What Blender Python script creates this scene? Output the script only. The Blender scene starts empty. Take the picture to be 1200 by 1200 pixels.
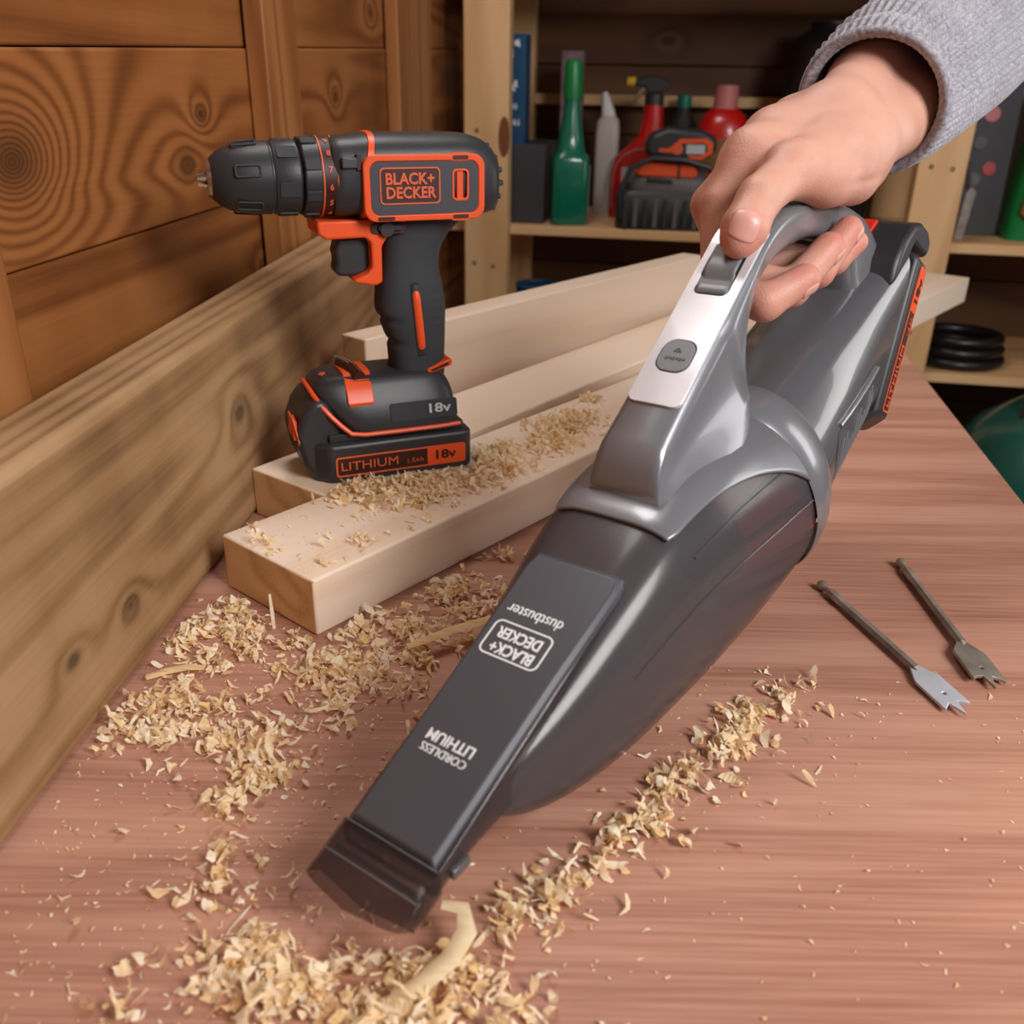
import bpy, bmesh, math, random
import numpy as np
from mathutils import Vector, Matrix, Euler

SC = bpy.context.scene
COL = SC.collection
R = math.radians
PI = math.pi
random.seed(7)

# ------------------------------------------------------------------ camera
FPX = 1080.0
th, ro = R(25.05), R(1.0)
cfw = Vector((0, math.cos(th), -math.sin(th)))
cr0 = Vector((1, 0, 0)); cu0 = cr0.cross(cfw)
crt = math.cos(ro) * cr0 + math.sin(ro) * cu0
cup = -math.sin(ro) * cr0 + math.cos(ro) * cu0
camd = bpy.data.cameras.new('camera')
cam = bpy.data.objects.new('camera', camd); COL.objects.link(cam)
mw = Matrix((crt, cup, -cfw)).transposed().to_4x4(); mw.translation = (0, 0, 0.30)
cam.matrix_world = mw
camd.sensor_fit = 'HORIZONTAL'; camd.sensor_width = 36.0
camd.lens = FPX / 1200 * 36.0
camd.clip_start = 0.02; camd.clip_end = 50
camd.dof.use_dof = True; camd.dof.focus_distance = 0.55; camd.dof.aperture_fstop = 10.0
SC.camera = cam

# ------------------------------------------------------------------ world, light, exposure
wd = bpy.data.worlds.new('world'); SC.world = wd; wd.use_nodes = True
wd.node_tree.nodes['Background'].inputs[0].default_value = (1.0, 0.93, 0.86, 1)
wd.node_tree.nodes['Background'].inputs[1].default_value = 0.10


def area(name, loc, target, sx, sy, power, color):
    l = bpy.data.lights.new(name, 'AREA'); l.shape = 'RECTANGLE'; l.size = sx; l.size_y = sy
    l.energy = power; l.color = color
    o = bpy.data.objects.new(name, l); COL.objects.link(o); o.location = loc
    o.rotation_euler = (Vector(target) - Vector(loc)).to_track_quat('-Z', 'Y').to_euler()
    return o


area('softbox_key', (0.80, -0.30, 0.85), (0.02, 0.5, 0.08), 0.45, 0.60, 20.0, (1.0, 0.985, 0.97))
area('softbox_side', (1.35, 0.80, 0.42), (0.1, 0.45, 0.1), 0.30, 0.75, 3.2, (1.0, 0.98, 0.96))
area('softbox_overhead', (-0.30, 0.95, 1.45), (0.0, 0.5, 0.0), 0.8, 0.6, 16.0, (1.0, 0.97, 0.94))
area('softbox_fill', (-0.9, -0.5, 0.9), (0.0, 0.6, 0.1), 0.7, 0.7, 6.0, (1.0, 0.97, 0.94))
SC.view_settings.view_transform = 'Standard'
SC.view_settings.look = 'None'
SC.view_settings.exposure = 0.0
SC.view_settings.gamma = 1.0
SC.view_settings.use_curve_mapping = False


# ------------------------------------------------------------------ helpers
def s2l(c):
    return tuple(((x / 255) / 12.92 if x / 255 <= 0.04045 else ((x / 255 + 0.055) / 1.055) ** 2.4) for x in c) + (1.0,)


def new_mat(name):
    m = bpy.data.materials.new(name); m.use_nodes = True
    nt = m.node_tree
    return m, nt, nt.nodes['Principled BSDF']


def nd(nt, typ, ins=None, **kw):
    n = nt.nodes.new(typ)
    for k, v in kw.items():
        setattr(n, k, v)
    if ins:
        for k, v in ins.items():
            if isinstance(v, bpy.types.NodeSocket):
                nt.links.new(v, n.inputs[k])
            else:
                n.inputs[k].default_value = v
    return n


def mth(nt, op, a, b=0.0, c=None):
    ins = {0: a, 1: b}
    if c is not None:
        ins[2] = c
    return nd(nt, 'ShaderNodeMath', ins, operation=op).outputs[0]


def ramp(nt, fac, stops):
    n = nd(nt, 'ShaderNodeValToRGB', {0: fac})
    e = n.color_ramp.elements
    while len(e) < len(stops):
        e.new(0.5)
    for i, (p, c) in enumerate(stops):
        e[i].position = p; e[i].color = c
    return n.outputs[0]


def plastic(name, col, rough=0.4, spec=0.5, metal=0.0, noise=0.0, bump=0.0, bscale=900.0, coat=0.0):
    m, nt, b = new_mat(name)
    c = s2l(col)
    b.inputs['Base Color'].default_value = c
    b.inputs['Roughness'].default_value = rough
    b.inputs['Specular IOR Level'].default_value = spec
    b.inputs['Metallic'].default_value = metal
    b.inputs['Coat Weight'].default_value = coat
    tc = nd(nt, 'ShaderNodeTexCoord')
    if noise:
        n = nd(nt, 'ShaderNodeTexNoise', {'Vector': tc.outputs['Object'], 'Scale': 60.0, 'Detail': 4.0})
        d = tuple(x * (1 - noise) for x in c[:3]) + (1,); u = tuple(min(1, x * (1 + noise)) for x in c[:3]) + (1,)
        nt.links.new(ramp(nt, n.outputs[0], [(0.3, d), (0.7, u)]), b.inputs['Base Color'])
    if bump:
        n2 = nd(nt, 'ShaderNodeTexNoise', {'Vector': tc.outputs['Object'], 'Scale': bscale, 'Detail': 2.0})
        bp = nd(nt, 'ShaderNodeBump', {'Height': n2.outputs[0], 'Strength': bump, 'Distance': 0.0005})
        nt.links.new(bp.outputs[0], b.inputs['Normal'])
    return m


def wood(name, light, mid, dark, ring=9.0, cross=(7.0, 7.0), along=0.9, contrast=0.6, rough=0.6, seed=0.0, knots=(), fibre=0.35,
         blotch=0.0, bump=0.15):
    """grain along local X; knots = (x, y_or_z offset, size, strength) measured in the object's X and Z"""
    m, nt, b = new_mat(name)
    tc = nd(nt, 'ShaderNodeTexCoord').outputs['Object']
    mp = nd(nt, 'ShaderNodeMapping', {'Vector': tc, 'Location': (seed, seed * 1.7, seed * 0.6), 'Scale': (along, cross[0], cross[1])}).outputs[0]
    n = nd(nt, 'ShaderNodeTexNoise', {'Vector': mp, 'Scale': 1.0, 'Detail': 1.5, 'Roughness': 0.4, 'Distortion': 0.3}).outputs[0]
    sep = nd(nt, 'ShaderNodeSeparateXYZ', {0: tc})
    kn_dark = None
    for kx, kz, ks, ka in knots:
        dx = mth(nt, 'MULTIPLY', mth(nt, 'SUBTRACT', sep.outputs[0], kx), 0.62)
        dz = mth(nt, 'SUBTRACT', sep.outputs[2], kz)
        d2 = mth(nt, 'ADD', mth(nt, 'MULTIPLY', dx, dx), mth(nt, 'MULTIPLY', dz, dz))
        g = mth(nt, 'EXPONENT', mth(nt, 'MULTIPLY', mth(nt, 'SQRT', d2), -1.0 / ks))
        n = mth(nt, 'MULTIPLY_ADD', g, ka, n)
        kd = mth(nt, 'EXPONENT', mth(nt, 'MULTIPLY', d2, -2.6 / (ks * ks)))
        kn_dark = kd if kn_dark is None else mth(nt, 'MAXIMUM', kn_dark, kd)
    sn = mth(nt, 'SINE', mth(nt, 'MULTIPLY', n, ring * 2 * PI))
    r1 = mth(nt, 'MULTIPLY_ADD', sn, 0.5, 0.5)
    r1 = mth(nt, 'POWER', r1, 1.6)
    mp2 = nd(nt, 'ShaderNodeMapping', {'Vector': tc, 'Scale': (12.0, 420.0, 420.0)}).outputs[0]
    f = nd(nt, 'ShaderNodeTexNoise', {'Vector': mp2, 'Scale': 1.0, 'Detail': 3.0}).outputs[0]
    fac = mth(nt, 'MULTIPLY_ADD', f, fibre, mth(nt, 'MULTIPLY', r1, contrast))
    if blotch:
        bl = nd(nt, 'ShaderNodeTexNoise', {'Vector': nd(nt, 'ShaderNodeMapping', {'Vector': tc, 'Scale': (14.0, 3.0, 3.0), 'Location': (seed, 0, 0)}).outputs[0], 'Scale': 1.0, 'Detail': 3.0}).outputs[0]
        fac = mth(nt, 'MULTIPLY_ADD', mth(nt, 'SUBTRACT', bl, 0.5), blotch, fac)
    c = ramp(nt, fac, [(0.05, s2l(light)), (0.5, s2l(mid)), (1.0, s2l(dark))])
    if kn_dark is not None:
        mx = nd(nt, 'ShaderNodeMix', {0: mth(nt, 'MULTIPLY', kn_dark, 0.75)}, data_type='RGBA')
        nt.links.new(c, mx.inputs[6]); mx.inputs[7].default_value = s2l([x * 0.55 for x in dark])
        c = mx.outputs[2]
    nt.links.new(c, b.inputs['Base Color'])
    b.inputs['Roughness'].default_value = rough
    b.inputs['Specular IOR Level'].default_value = 0.3
    bp = nd(nt, 'ShaderNodeBump', {'Height': fac, 'Strength': bump, 'Distance': 0.0006})
    nt.links.new(bp.outputs[0], b.inputs['Normal'])
    return m


def link_mesh(name, me, mat=None, parent=None, smooth=True):
    o = bpy.data.objects.new(name, me); COL.objects.link(o)
    if mat is not None:
        for mm in (mat if isinstance(mat, (list, tuple)) else [mat]):
            me.materials.append(mm)
    if parent is not None:
        o.parent = parent
    if smooth:
        me.polygons.foreach_set('use_smooth', [True] * len(me.polygons))
    return o


def mesh_from(verts, faces):
    me = bpy.data.meshes.new('mesh'); me.from_pydata([tuple(v) for v in verts], [], faces)
    bm = bmesh.new(); bm.from_mesh(me)
    bmesh.ops.recalc_face_normals(bm, faces=bm.faces)
    bm.to_mesh(me); bm.free()
    return me


def sharp(me, angle=35):
    try:
        me.set_sharp_from_angle(angle=R(angle))
    except Exception:
        pass


def obj(name, verts, faces, mat, parent=None, smooth=True, ang=35):
    me = mesh_from(verts, faces)
    o = link_mesh(name, me, mat, parent, smooth)
    if smooth and ang:
        sharp(me, ang)
    return o


def empty(name, label, cat, mat4=None, group=None):
    o = bpy.data.objects.new(name, None); COL.objects.link(o)
    o.empty_display_size = 0.02
    if mat4 is not None:
        o.matrix_world = mat4
    tag(o, label, cat, group)
    return o


def tag(o, label, cat, group=None):
    o['label'] = label; o['category'] = cat
    if group:
        o['group'] = group
    return o


def struct(o):
    o['kind'] = 'structure'
    return o


def bevel(o, w, seg=2, ang=30):
    md = o.modifiers.new('bevel', 'BEVEL'); md.width = w; md.segments = seg; md.limit_method = 'ANGLE'; md.angle_limit = R(ang)
    md.harden_normals = False
    return o


def box_vf(x0, x1, y0, y1, z0, z1):
    v = [(x, y, z) for x in (x0, x1) for y in (y0, y1) for z in (z0, z1)]
    f = [(0, 1, 3, 2), (4, 6, 7, 5), (0, 4, 5, 1), (2, 3, 7, 6), (0, 2, 6, 4), (1, 5, 7, 3)]
    return v, f


def box(name, x0, x1, y0, y1, z0, z1, mat, parent=None, bev=0.0, seg=2):
    v, f = box_vf(x0, x1, y0, y1, z0, z1)
    o = obj(name, v, f, mat, parent)
    if bev:
        bevel(o, bev, seg)
    return o


def ring_faces(nr, n, closed=True, cap0=True, cap1=True):
    f = []
    for i in range(nr - 1):
        for j in range(n if closed else n - 1):
            a, b_ = i * n + j, i * n + (j + 1) % n
            f.append((a, b_, b_ + n, a + n))
    if cap0:
        f.append(tuple(range(n - 1, -1, -1)))
    if cap1:
        f.append(tuple((nr - 1) * n + j for j in range(n)))
    return f


def loft(name, rings, mat, parent=None, cap0=True, cap1=True, closed=True, sub=0, ang=40):
    n = len(rings[0]); v = [p for r in rings for p in r]
    o = obj(name, v, ring_faces(len(rings), n, closed, cap0, cap1), mat, parent, True, ang)
    if sub:
        md = o.modifiers.new('sub', 'SUBSURF'); md.levels = sub; md.render_levels = sub
    return o


def sgp(x, e):
    return math.copysign(abs(x) ** e, x)


def prism(name, pts, axis, lo, hi, mat, parent=None, bev=0.0, seg=2, inset=0.0):
    """extrude a 2D polygon; axis 'y': pts are (x,z); 'x': pts are (y,z); 'z': pts are (x,y)"""
    def P(p, h):
        return (p[0], h, p[1]) if axis == 'y' else ((h, p[0], p[1]) if axis == 'x' else (p[0], p[1], h))
    n = len(pts)
    v = [P(p, lo) for p in pts] + [P(p, hi) for p in pts]
    o = obj(name, v, ring_faces(2, n), mat, parent)
    if bev:
        bevel(o, bev, seg)
    return o


def lathe(name, prof, mat, parent=None, n=48, axis='z', cz=(0, 0), cap=True):
    rings = []
    for a, r in prof:
        ring = []
        for k in range(n):
            t = 2 * PI * k / n; c, s = r * math.cos(t), r * math.sin(t)
            if axis == 'z':
                ring.append((cz[0] + c, cz[1] + s, a))
            elif axis == 'x':
                ring.append((a, cz[0] + c, cz[1] + s))
            else:
                ring.append((cz[0] + c, a, cz[1] + s))
        rings.append(ring)
    return loft(name, rings, mat, parent, cap, cap, True, 0, 32)


def tube(name, path, rad, mat, parent=None, n=10, rfun=None):
    pts = [Vector(p) for p in path]; rings = []
    up = Vector((0, 0, 1)); prev = None
    for i, p in enumerate(pts):
        t = (pts[min(i + 1, len(pts) - 1)] - pts[max(i - 1, 0)]).normalized()
        if prev is None:
            a = t.cross(up)
            if a.length < 1e-3:
                a = t.cross(Vector((1, 0, 0)))
        else:
            a = prev - t * prev.dot(t)
        a.normalize(); prev = a; b = t.cross(a)
        r = rfun(i / (len(pts) - 1)) if rfun else rad
        rings.append([p + a * r * math.cos(2 * PI * k / n) + b * r * math.sin(2 * PI * k / n) for k in range(n)])
    return loft(name, rings, mat, parent)


def rrect(w, h, r, n=5, cx=0.0, cy=0.0):
    p = []
    for qx, qy, a0 in ((1, 1, 0), (-1, 1, 90), (-1, -1, 180), (1, -1, 270)):
        for k in range(n + 1):
            a = R(a0 + 90 * k / n)
            p.append((cx + qx * (w / 2 - r) + r * math.cos(a), cy + qy * (h / 2 - r) + r * math.sin(a)))
    return p


def plate(name, outline, holes, thick, mat, parent=None, M=None, fn=None, bev=0.0):
    """flat plate with holes in local XY, extruded in +Z by thick; M places it, or fn maps (x,y,z)"""
    if isinstance(fn, float):
        fn, bev = None, fn
    bm = bmesh.new(); edges = []
    for lp in [outline] + list(holes):
        vs = [bm.verts.new((x, y, 0)) for x, y in lp]
        edges += [bm.edges.new((vs[i], vs[(i + 1) % len(vs)])) for i in range(len(vs))]
    bmesh.ops.triangle_fill(bm, use_beauty=True, use_dissolve=False, edges=edges)
    ret = bmesh.ops.extrude_face_region(bm, geom=bm.faces[:])
    for e in ret['geom']:
        if isinstance(e, bmesh.types.BMVert):
            e.co.z += thick
    bmesh.ops.recalc_face_normals(bm, faces=bm.faces)
    for v in bm.verts:
        if fn:
            v.co = fn(*v.co)
        elif M is not None:
            v.co = M @ v.co
    me = bpy.data.meshes.new('mesh'); bm.to_mesh(me); bm.free()
    o = link_mesh(name, me, mat, parent, True); sharp(me, 30)
    if bev:
        bevel(o, bev, 2, 50)
    return o


def frame_m(o, x, y):
    x = Vector(x).normalized(); y = Vector(y); y = (y - x * y.dot(x)).normalized(); z = x.cross(y)
    m = Matrix((x, y, z)).transposed().to_4x4(); m.translation = Vector(o)
    return m


FONT = None


def text(txt, size, mat, M, parent=None, name='lettering', depth=0.00025, bold=0.0, width=None, space=1.0, align='CENTER'):
    cu = bpy.data.curves.new('txt', 'FONT'); cu.body = txt; cu.size = size; cu.extrude = depth; cu.offset = bold
    cu.align_x = align; cu.align_y = 'CENTER'; cu.space_character = space; cu.resolution_u = 3
    t = bpy.data.objects.new('txt', cu); COL.objects.link(t)
    bpy.context.view_layer.update()
    me = bpy.data.meshes.new_from_object(t.evaluated_get(bpy.context.evaluated_depsgraph_get()))
    bpy.data.objects.remove(t); bpy.data.curves.remove(cu)
    if width:
        xs = [v.co.x for v in me.vertices]; s = width / (max(xs) - min(xs))
        me.transform(Matrix.Diagonal((s, 1, 1, 1)))
    me.transform(M)
    o = link_mesh(name, me, mat, parent, False)
    return o


def pt(M, v):
    return M @ Vector(v)

# ------------------------------------------------------------------ materials
M_wall = [wood('wall_pine_%d' % i, (162, 103, 57), (137, 81, 40), (93, 49, 21), ring=6.0, cross=(5.0, 13.0), along=0.9, contrast=0.55, rough=0.5, seed=i * 3.7,
               knots=kn, fibre=0.35, blotch=0.5) for i, kn in enumerate([
                   (), ((0.044, 0.255, 0.030, 2.6), (0.306, 0.272, 0.012, 0.7), (0.270, 0.236, 0.02, -0.5), (0.70, 0.28, 0.012, 0.7)),
                   ((0.42, 0.13, 0.01, 0.6),), ((0.9, 0.38, 0.012, 0.6),)])]
M_stud = wood('stud_pine', (168, 112, 66), (148, 92, 50), (112, 64, 32), ring=5.0, cross=(9, 9), contrast=0.5, rough=0.5, seed=2.0, fibre=0.3)
M_post = wood('post_pine', (230, 188, 140), (214, 168, 118), (182, 132, 86), ring=5.0, cross=(9, 9), contrast=0.4, rough=0.55, seed=5.0, fibre=0.3)
M_back = wood('back_boards', (112, 78, 50), (92, 60, 36), (60, 36, 20), ring=4.0, cross=(5, 5), contrast=0.5, rough=0.6, seed=9.0, fibre=0.3,
              knots=((-0.515, 0.384, 0.012, 0.6),))
M_board = wood('weathered_board', (178, 142, 104), (154, 118, 80), (110, 80, 52), ring=9.0, cross=(10, 14), along=0.5, contrast=0.42, rough=0.65, seed=1.0,
               knots=((0.530, 0.040, 0.010, 0.28), (0.72, 0.085, 0.014, -0.35), (0.47, 0.045, 0.009, 0.22)), fibre=0.5, blotch=1.0, bump=0.3)
M_cls = [wood('planed_pine_%d' % i, (240, 217, 196), (232, 205, 180), (210, 174, 144), ring=4.5, cross=(11, 11), along=0.7, contrast=0.42, rough=0.6,
              seed=s, fibre=0.3, bump=0.08) for i, s in enumerate((3.0, 6.0, 8.0))]
M_end = wood('pine_end_grain', (232, 194, 148), (220, 178, 130), (190, 144, 98), ring=7.0, cross=(14, 14), along=14, contrast=0.5, rough=0.75, seed=4.0, fibre=0.6)
M_ply = wood('plywood_top', (200, 154, 134), (180, 130, 109), (132, 84, 67), ring=2.2, cross=(26.0, 5.0), along=2.2, contrast=0.27, rough=0.45, seed=0.3,
             fibre=0.80, bump=0.06)
M_knot = plastic('knot_wood', (120, 66, 34), 0.7)
M_hole = plastic('nail_hole', (60, 36, 24), 0.8)
M_concrete = plastic('dark_floor', (52, 44, 38), 0.9, noise=0.2)


# ------------------------------------------------------------------ setting: floor, walls
FZ = -0.80
f = box('floor', -1.5, 2.5, -1.5, 3.2, FZ - 0.05, FZ, M_concrete); struct(f)

WA = R(5.5)
WM = Matrix.Translation((-0.285, 0.5, 0)) @ Matrix.Rotation(PI / 2 - WA, 4, 'Z')   # X runs away along the wall, Y points outwards


def plank_obj(name, L0, L1, zb, zt, y0, y1, mat, parent, bev=0.002):
    """wall board with sloping edges: zb, zt are (near, far) heights at x=L0 and L1"""
    v = [(L0, y0, zb[0]), (L1, y0, zb[1]), (L1, y0, zt[1]), (L0, y0, zt[0]), (L0, y1, zb[0]), (L1, y1, zb[1]), (L1, y1, zt[1]), (L0, y1, zt[0])]
    fc = [(0, 1, 2, 3), (7, 6, 5, 4), (0, 4, 5, 1), (1, 5, 6, 2), (2, 6, 7, 3), (3, 7, 4, 0)]
    o = obj(name, v, fc, mat, parent); bevel(o, bev, 2)
    return o


wall = box('wall_left', -0.9, 1.75, 0.018, 0.03, FZ, 1.3, M_wall[0]); wall.matrix_world = WM; struct(wall)
lines = [(-0.80, -0.80), (-0.66, -0.65), (-0.52, -0.515), (-0.385, -0.38), (-0.25, -0.24), (-0.12, -0.11), (-0.01, 0.0), (0.09, 0.092), (0.1975, 0.199)]
e0, e1 = -0.9, 1.75


def ext(z0, z1, x0=0.04, x1=0.46):
    k = (z1 - z0) / (x1 - x0)
    return (z0 + k * (e0 - x0) * 0.5, z1 + k * (e1 - x1) * 0.35)


zl = [ext(*l) for l in lines] + [ext(0.312, 0.336), ext(0.44, 0.455), ext(0.56, 0.57), ext(0.68, 0.69), (0.80, 0.81), (0.93, 0.93), (1.06, 1.06), (1.2, 1.2)]
for i in range(len(zl) - 1):
    g = 0.0004
    k = {8: 1, 7: 2, 9: 3}.get(i, 0)
    plank_obj('plank', e0, e1, (zl[i][0] + g, zl[i][1] + g), (zl[i + 1][0] - g, zl[i + 1][1] - g), 0.0 + 0.0022 * (i % 2), 0.018, M_wall[k], wall)


def upright(name, x0, x1, y0, y1, z0, z1, mat, parent):
    # grain runs up: build along local X and stand it up
    v, fc = box_vf(z0, z1, y0, y1, -x1, -x0)
    o = obj(name, v, fc, mat, parent); bevel(o, 0.002, 2)
    o.rotation_euler = (0, -PI / 2, 0)
    return o


upright('stud', -0.112, -0.032, -0.035, -0.0005, FZ, 1.2, M_stud, wall)
upright('stud', 0.417, 0.507, -0.020, -0.0005, FZ, 1.2, M_stud, wall)
upright('stud', 0.968, 1.225, -0.020, -0.0005, FZ, 1.2, M_stud, wall)

SA = R(9.8)
SM = Matrix.Translation((0.7568, 1.7318, 0)) @ Matrix.Rotation(-SA, 4, 'Z')      # X runs right along the shelf, Y points to the back wall
wb = box('wall_back', -1.02, 1.6, 0.437, 0.45, FZ, 1.3, M_back); wb.matrix_world = SM; struct(wb)
for i in range(15):
    z0 = FZ + i * 0.142
    o = box('plank', -1.0, 1.58, 0.422 + 0.002 * (i % 2), 0.437, z0 + 0.001, z0 + 0.141, M_back, wb, 0.002)

# ------------------------------------------------------------------ shelf unit
shelf = empty('shelf_unit', 'pine shelf unit with screwed uprights standing against the back boards', 'shelf', SM)


def s_up(name, x0, x1, y0, y1):
    return upright(name, x0, x1, y0, y1, FZ, 1.1, M_post, shelf)


def screws(post, pts, y):
    for x, z in pts:
        v = []
        n = 10
        for k in range(n):
            a = 2 * PI * k / n
            v.append((z + 0.0042 * math.cos(a), y - 0.0006, -x + 0.0042 * math.sin(a)))
        v.append((z, y + 0.0004, -x))
        obj('screw', v, [(k, (k + 1) % n, n) for k in range(n)], M_hole, post)


p = s_up('upright', -0.873, -0.788, 0.0, 0.042); screws(p, [(-0.848, 0.215), (-0.815, 0.076), (-0.853, -0.03), (-0.815, -0.035)], 0)
kk = []
for k in range(16):
    a = 2 * PI * k / 16
    kk.append((0.205 + 0.036 * math.cos(a), -0.0008, 0.7895 + 0.011 * (math.sin(a)) + 0.006))
obj('knot', kk, [tuple(range(16))], M_knot, p)
p = s_up('upright', -0.05, 0.032, 0.0, 0.042); screws(p, [(-0.028, 0.175), (0.008, 0.172), (0.012, 0.29), (-0.01, -0.12)], 0)
s_up('upright', 0.95, 1.03, 0.0, 0.042)
for x0, x1 in ((-0.873, -0.80), (-0.05, 0.03), (0.95, 1.03)):
    s_up('rear_upright', x0, x1, 0.375, 0.415)
for z in (-0.22, 0.025, 0.46):
    box('shelf_board', -0.95, 1.03, 0.043, 0.374, z, z + 0.018, M_post, shelf, 0.0015)
    for x0 in (-0.873, -0.03, 0.955):
        box('bearer', x0, x0 + 0.03, 0.0425, 0.3745, z - 0.036, z - 0.0005, M_post, shelf, 0.0015)
    if z < 0.4:
        box('front_lipping', -0.787, -0.051, 0.024, 0.0425, z, z + 0.018, M_post, shelf, 0.0015)
        box('front_lipping', 0.033, 0.949, 0.024, 0.0425, z, z + 0.018, M_post, shelf, 0.0015)
box('rear_rail', -0.799, -0.051, 0.376, 0.40, 0.255, 0.277, M_post, shelf, 0.0015)

# ------------------------------------------------------------------ workbench and timber
bench = empty('workbench', 'workbench topped with a reddish plywood sheet in the shed corner', 'workbench')
tv = [(0.30, 0.03), (0.4995, 1.20), (-0.164, 1.20), (-0.272, 0.03)]
v = [(x, y, -0.018) for x, y in tv] + [(x, y, 0.0) for x, y in tv]
top = obj('plywood_sheet', v, ring_faces(2, 4), M_ply, bench); bevel(top, 0.001, 2)
for x, y in ((0.235, 0.08), (-0.22, 0.08), (0.44, 1.15), (-0.11, 1.15)):
    box('leg', x - 0.035, x + 0.035, y - 0.035, y + 0.035, FZ, -0.0185, M_post, bench, 0.002)


def timber(name, origin, ang, L, W, H, mat, label, cat='timber', skew=0.0, bev=0.0018, end=True):
    """a length of wood: local X along its grain, Y across towards the wall, Z up"""
    o = None
    v = [(0, 0, 0), (L, 0, 0), (L, W, 0), (skew, W, 0), (0, 0, H), (L, 0, H), (L, W, H), (skew, W, H)]
    fc = [(0, 3, 2, 1), (4, 5, 6, 7), (0, 1, 5, 4), (2, 3, 7, 6), (1, 2, 6, 5), (0, 4, 7, 3)]
    me = mesh_from(v, fc)
    o = link_mesh(name, me, [mat, M_end], None, True)
    for p_ in me.polygons:
        if abs(p_.normal.x) > 0.9 and end:
            p_.material_index = 1
    sharp(me, 30)
    bevel(o, bev, 3)
    o.matrix_world = Matrix.Translation(origin) @ Matrix.Rotation(R(ang), 4, 'Z')
    tag(o, label, cat)
    return o


tA = timber('timber_length', (-0.114, 0.4628, 0.0), 50.34, 1.272, 0.0905, 0.0375, M_cls[0],
            'planed pine length at the front, its sawn end deep in shavings')
tB = timber('timber_length', (-0.131, 0.584, 0.0), 53.5, 0.78, 0.078, 0.0375, M_cls[1],
            'planed pine length lying under the cordless drill, second from the front')
tC = timber('timber_length', (-0.1300, 0.786, 0.0), 51.0, 0.60, 0.031, 0.095, M_cls[2],
            'planed pine length standing on its edge behind the drill, rearmost of the three')
bd = timber('scaffold_board', (-0.2379, -0.10, 0.0), 86.5, 1.33, 0.042, 0.150, M_board,
            'wide brown weathered board standing on edge along the left wall', 'board', bev=0.006)

# ------------------------------------------------------------------ plastics and metals
M_black = plastic('black_plastic', (46, 45, 48), 0.42, 0.5, bump=0.15)
M_rubber = plastic('charcoal_grip', (52, 54, 58), 0.62, 0.35, bump=0.3, bscale=1500)
M_orange = plastic('orange_plastic', (232, 84, 34), 0.38, 0.5)
M_orange_ink = plastic('orange_print', (214, 92, 52), 0.5)
M_maroon = plastic('dark_maroon_plate', (56, 20, 14), 0.5)
M_white_ink = plastic('white_print', (236, 234, 234), 0.5)
M_grey_ink = plastic('grey_print', (188, 190, 194), 0.5)
M_chrome = plastic('bright_steel', (200, 196, 190), 0.22, metal=1.0)
M_steel = plastic('worn_steel', (158, 146, 136), 0.38, metal=0.55, noise=0.3)
M_steel_b = plastic('lit_tone_steel', (208, 211, 220), 0.42, metal=0.45, noise=0.12)  # steel colour lightened to show a blade lying flat to the light
M_gun = plastic('gunmetal_plastic', (84, 83, 87), 0.24, 0.5, coat=0.5, noise=0.03)
M_gun_d = plastic('dark_gunmetal_plastic', (80, 79, 82), 0.30, 0.5, coat=0.3)
M_shroud = plastic('satin_grey_plastic', (126, 126, 131), 0.27, 0.5, metal=0.35, coat=0.3)
M_silver = plastic('silver_trim', (222, 221, 226), 0.30, 0.5, metal=0.35)
M_switch = plastic('grey_switch', (118, 118, 124), 0.4)
M_dgrey = plastic('dark_grey_panel', (70, 70, 76), 0.36, 0.45)
M_red = plastic('red_plastic', (214, 44, 26), 0.4)


def smoked(name, col, trans, rough):
    m, nt, b = new_mat(name)
    b.inputs['Base Color'].default_value = s2l(col); b.inputs['Roughness'].default_value = rough
    b.inputs['Coat Weight'].default_value = 0.3; b.inputs['Coat Roughness'].default_value = 0.15
    tr = nd(nt, 'ShaderNodeBsdfTransparent', {0: (0.74, 0.69, 0.68, 1)})
    mx = nd(nt, 'ShaderNodeMixShader', {0: trans, 1: b.outputs[0], 2: tr.outputs[0]})
    nt.links.new(mx.outputs[0], nt.nodes['Material Output'].inputs[0])
    return m


M_smoke = smoked('smoked_clear_plastic', (96, 93, 97), 0.6, 0.24)
M_smoke_tip = smoked('smoked_clear_nozzle', (72, 67, 70), 0.62, 0.25)

M_clear_tip = smoked('clear_smoked_tip', (70, 64, 66), 0.80, 0.16)

# ------------------------------------------------------------------ handheld vacuum, local X = its right side seen from the nozzle end, Y = nozzle to rear, Z = up
VU = Vector((0.5962, 0.8006, 0.0601)).normalized()
VV = Vector((0.8006, -0.5985, 0.0293)); VV = (VV - VU * VV.dot(VU)).normalized()
VW = VV.cross(VU)
VM = Matrix((VV, VU, VW)).transposed().to_4x4(); VM.translation = (-0.0550, 0.2427, 0.0308)
vac = empty('handheld_vacuum', 'grey cordless handheld vacuum with smoked dust bowl, tilted nozzle down over the shavings', 'vacuum', VM)
SL = 0.4352
CSL, SSL = 1 / math.hypot(1, SL), SL / math.hypot(1, SL)


def interp(tab, x):
    if x <= tab[0][0]:
        return tab[0][1:]
    for a, b_ in zip(tab, tab[1:]):
        if x <= b_[0]:
            t = (x - a[0]) / (b_[0] - a[0])
            return tuple(p + (q - p) * t for p, q in zip(a[1:], b_[1:]))
    return tab[-1][1:]


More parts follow.
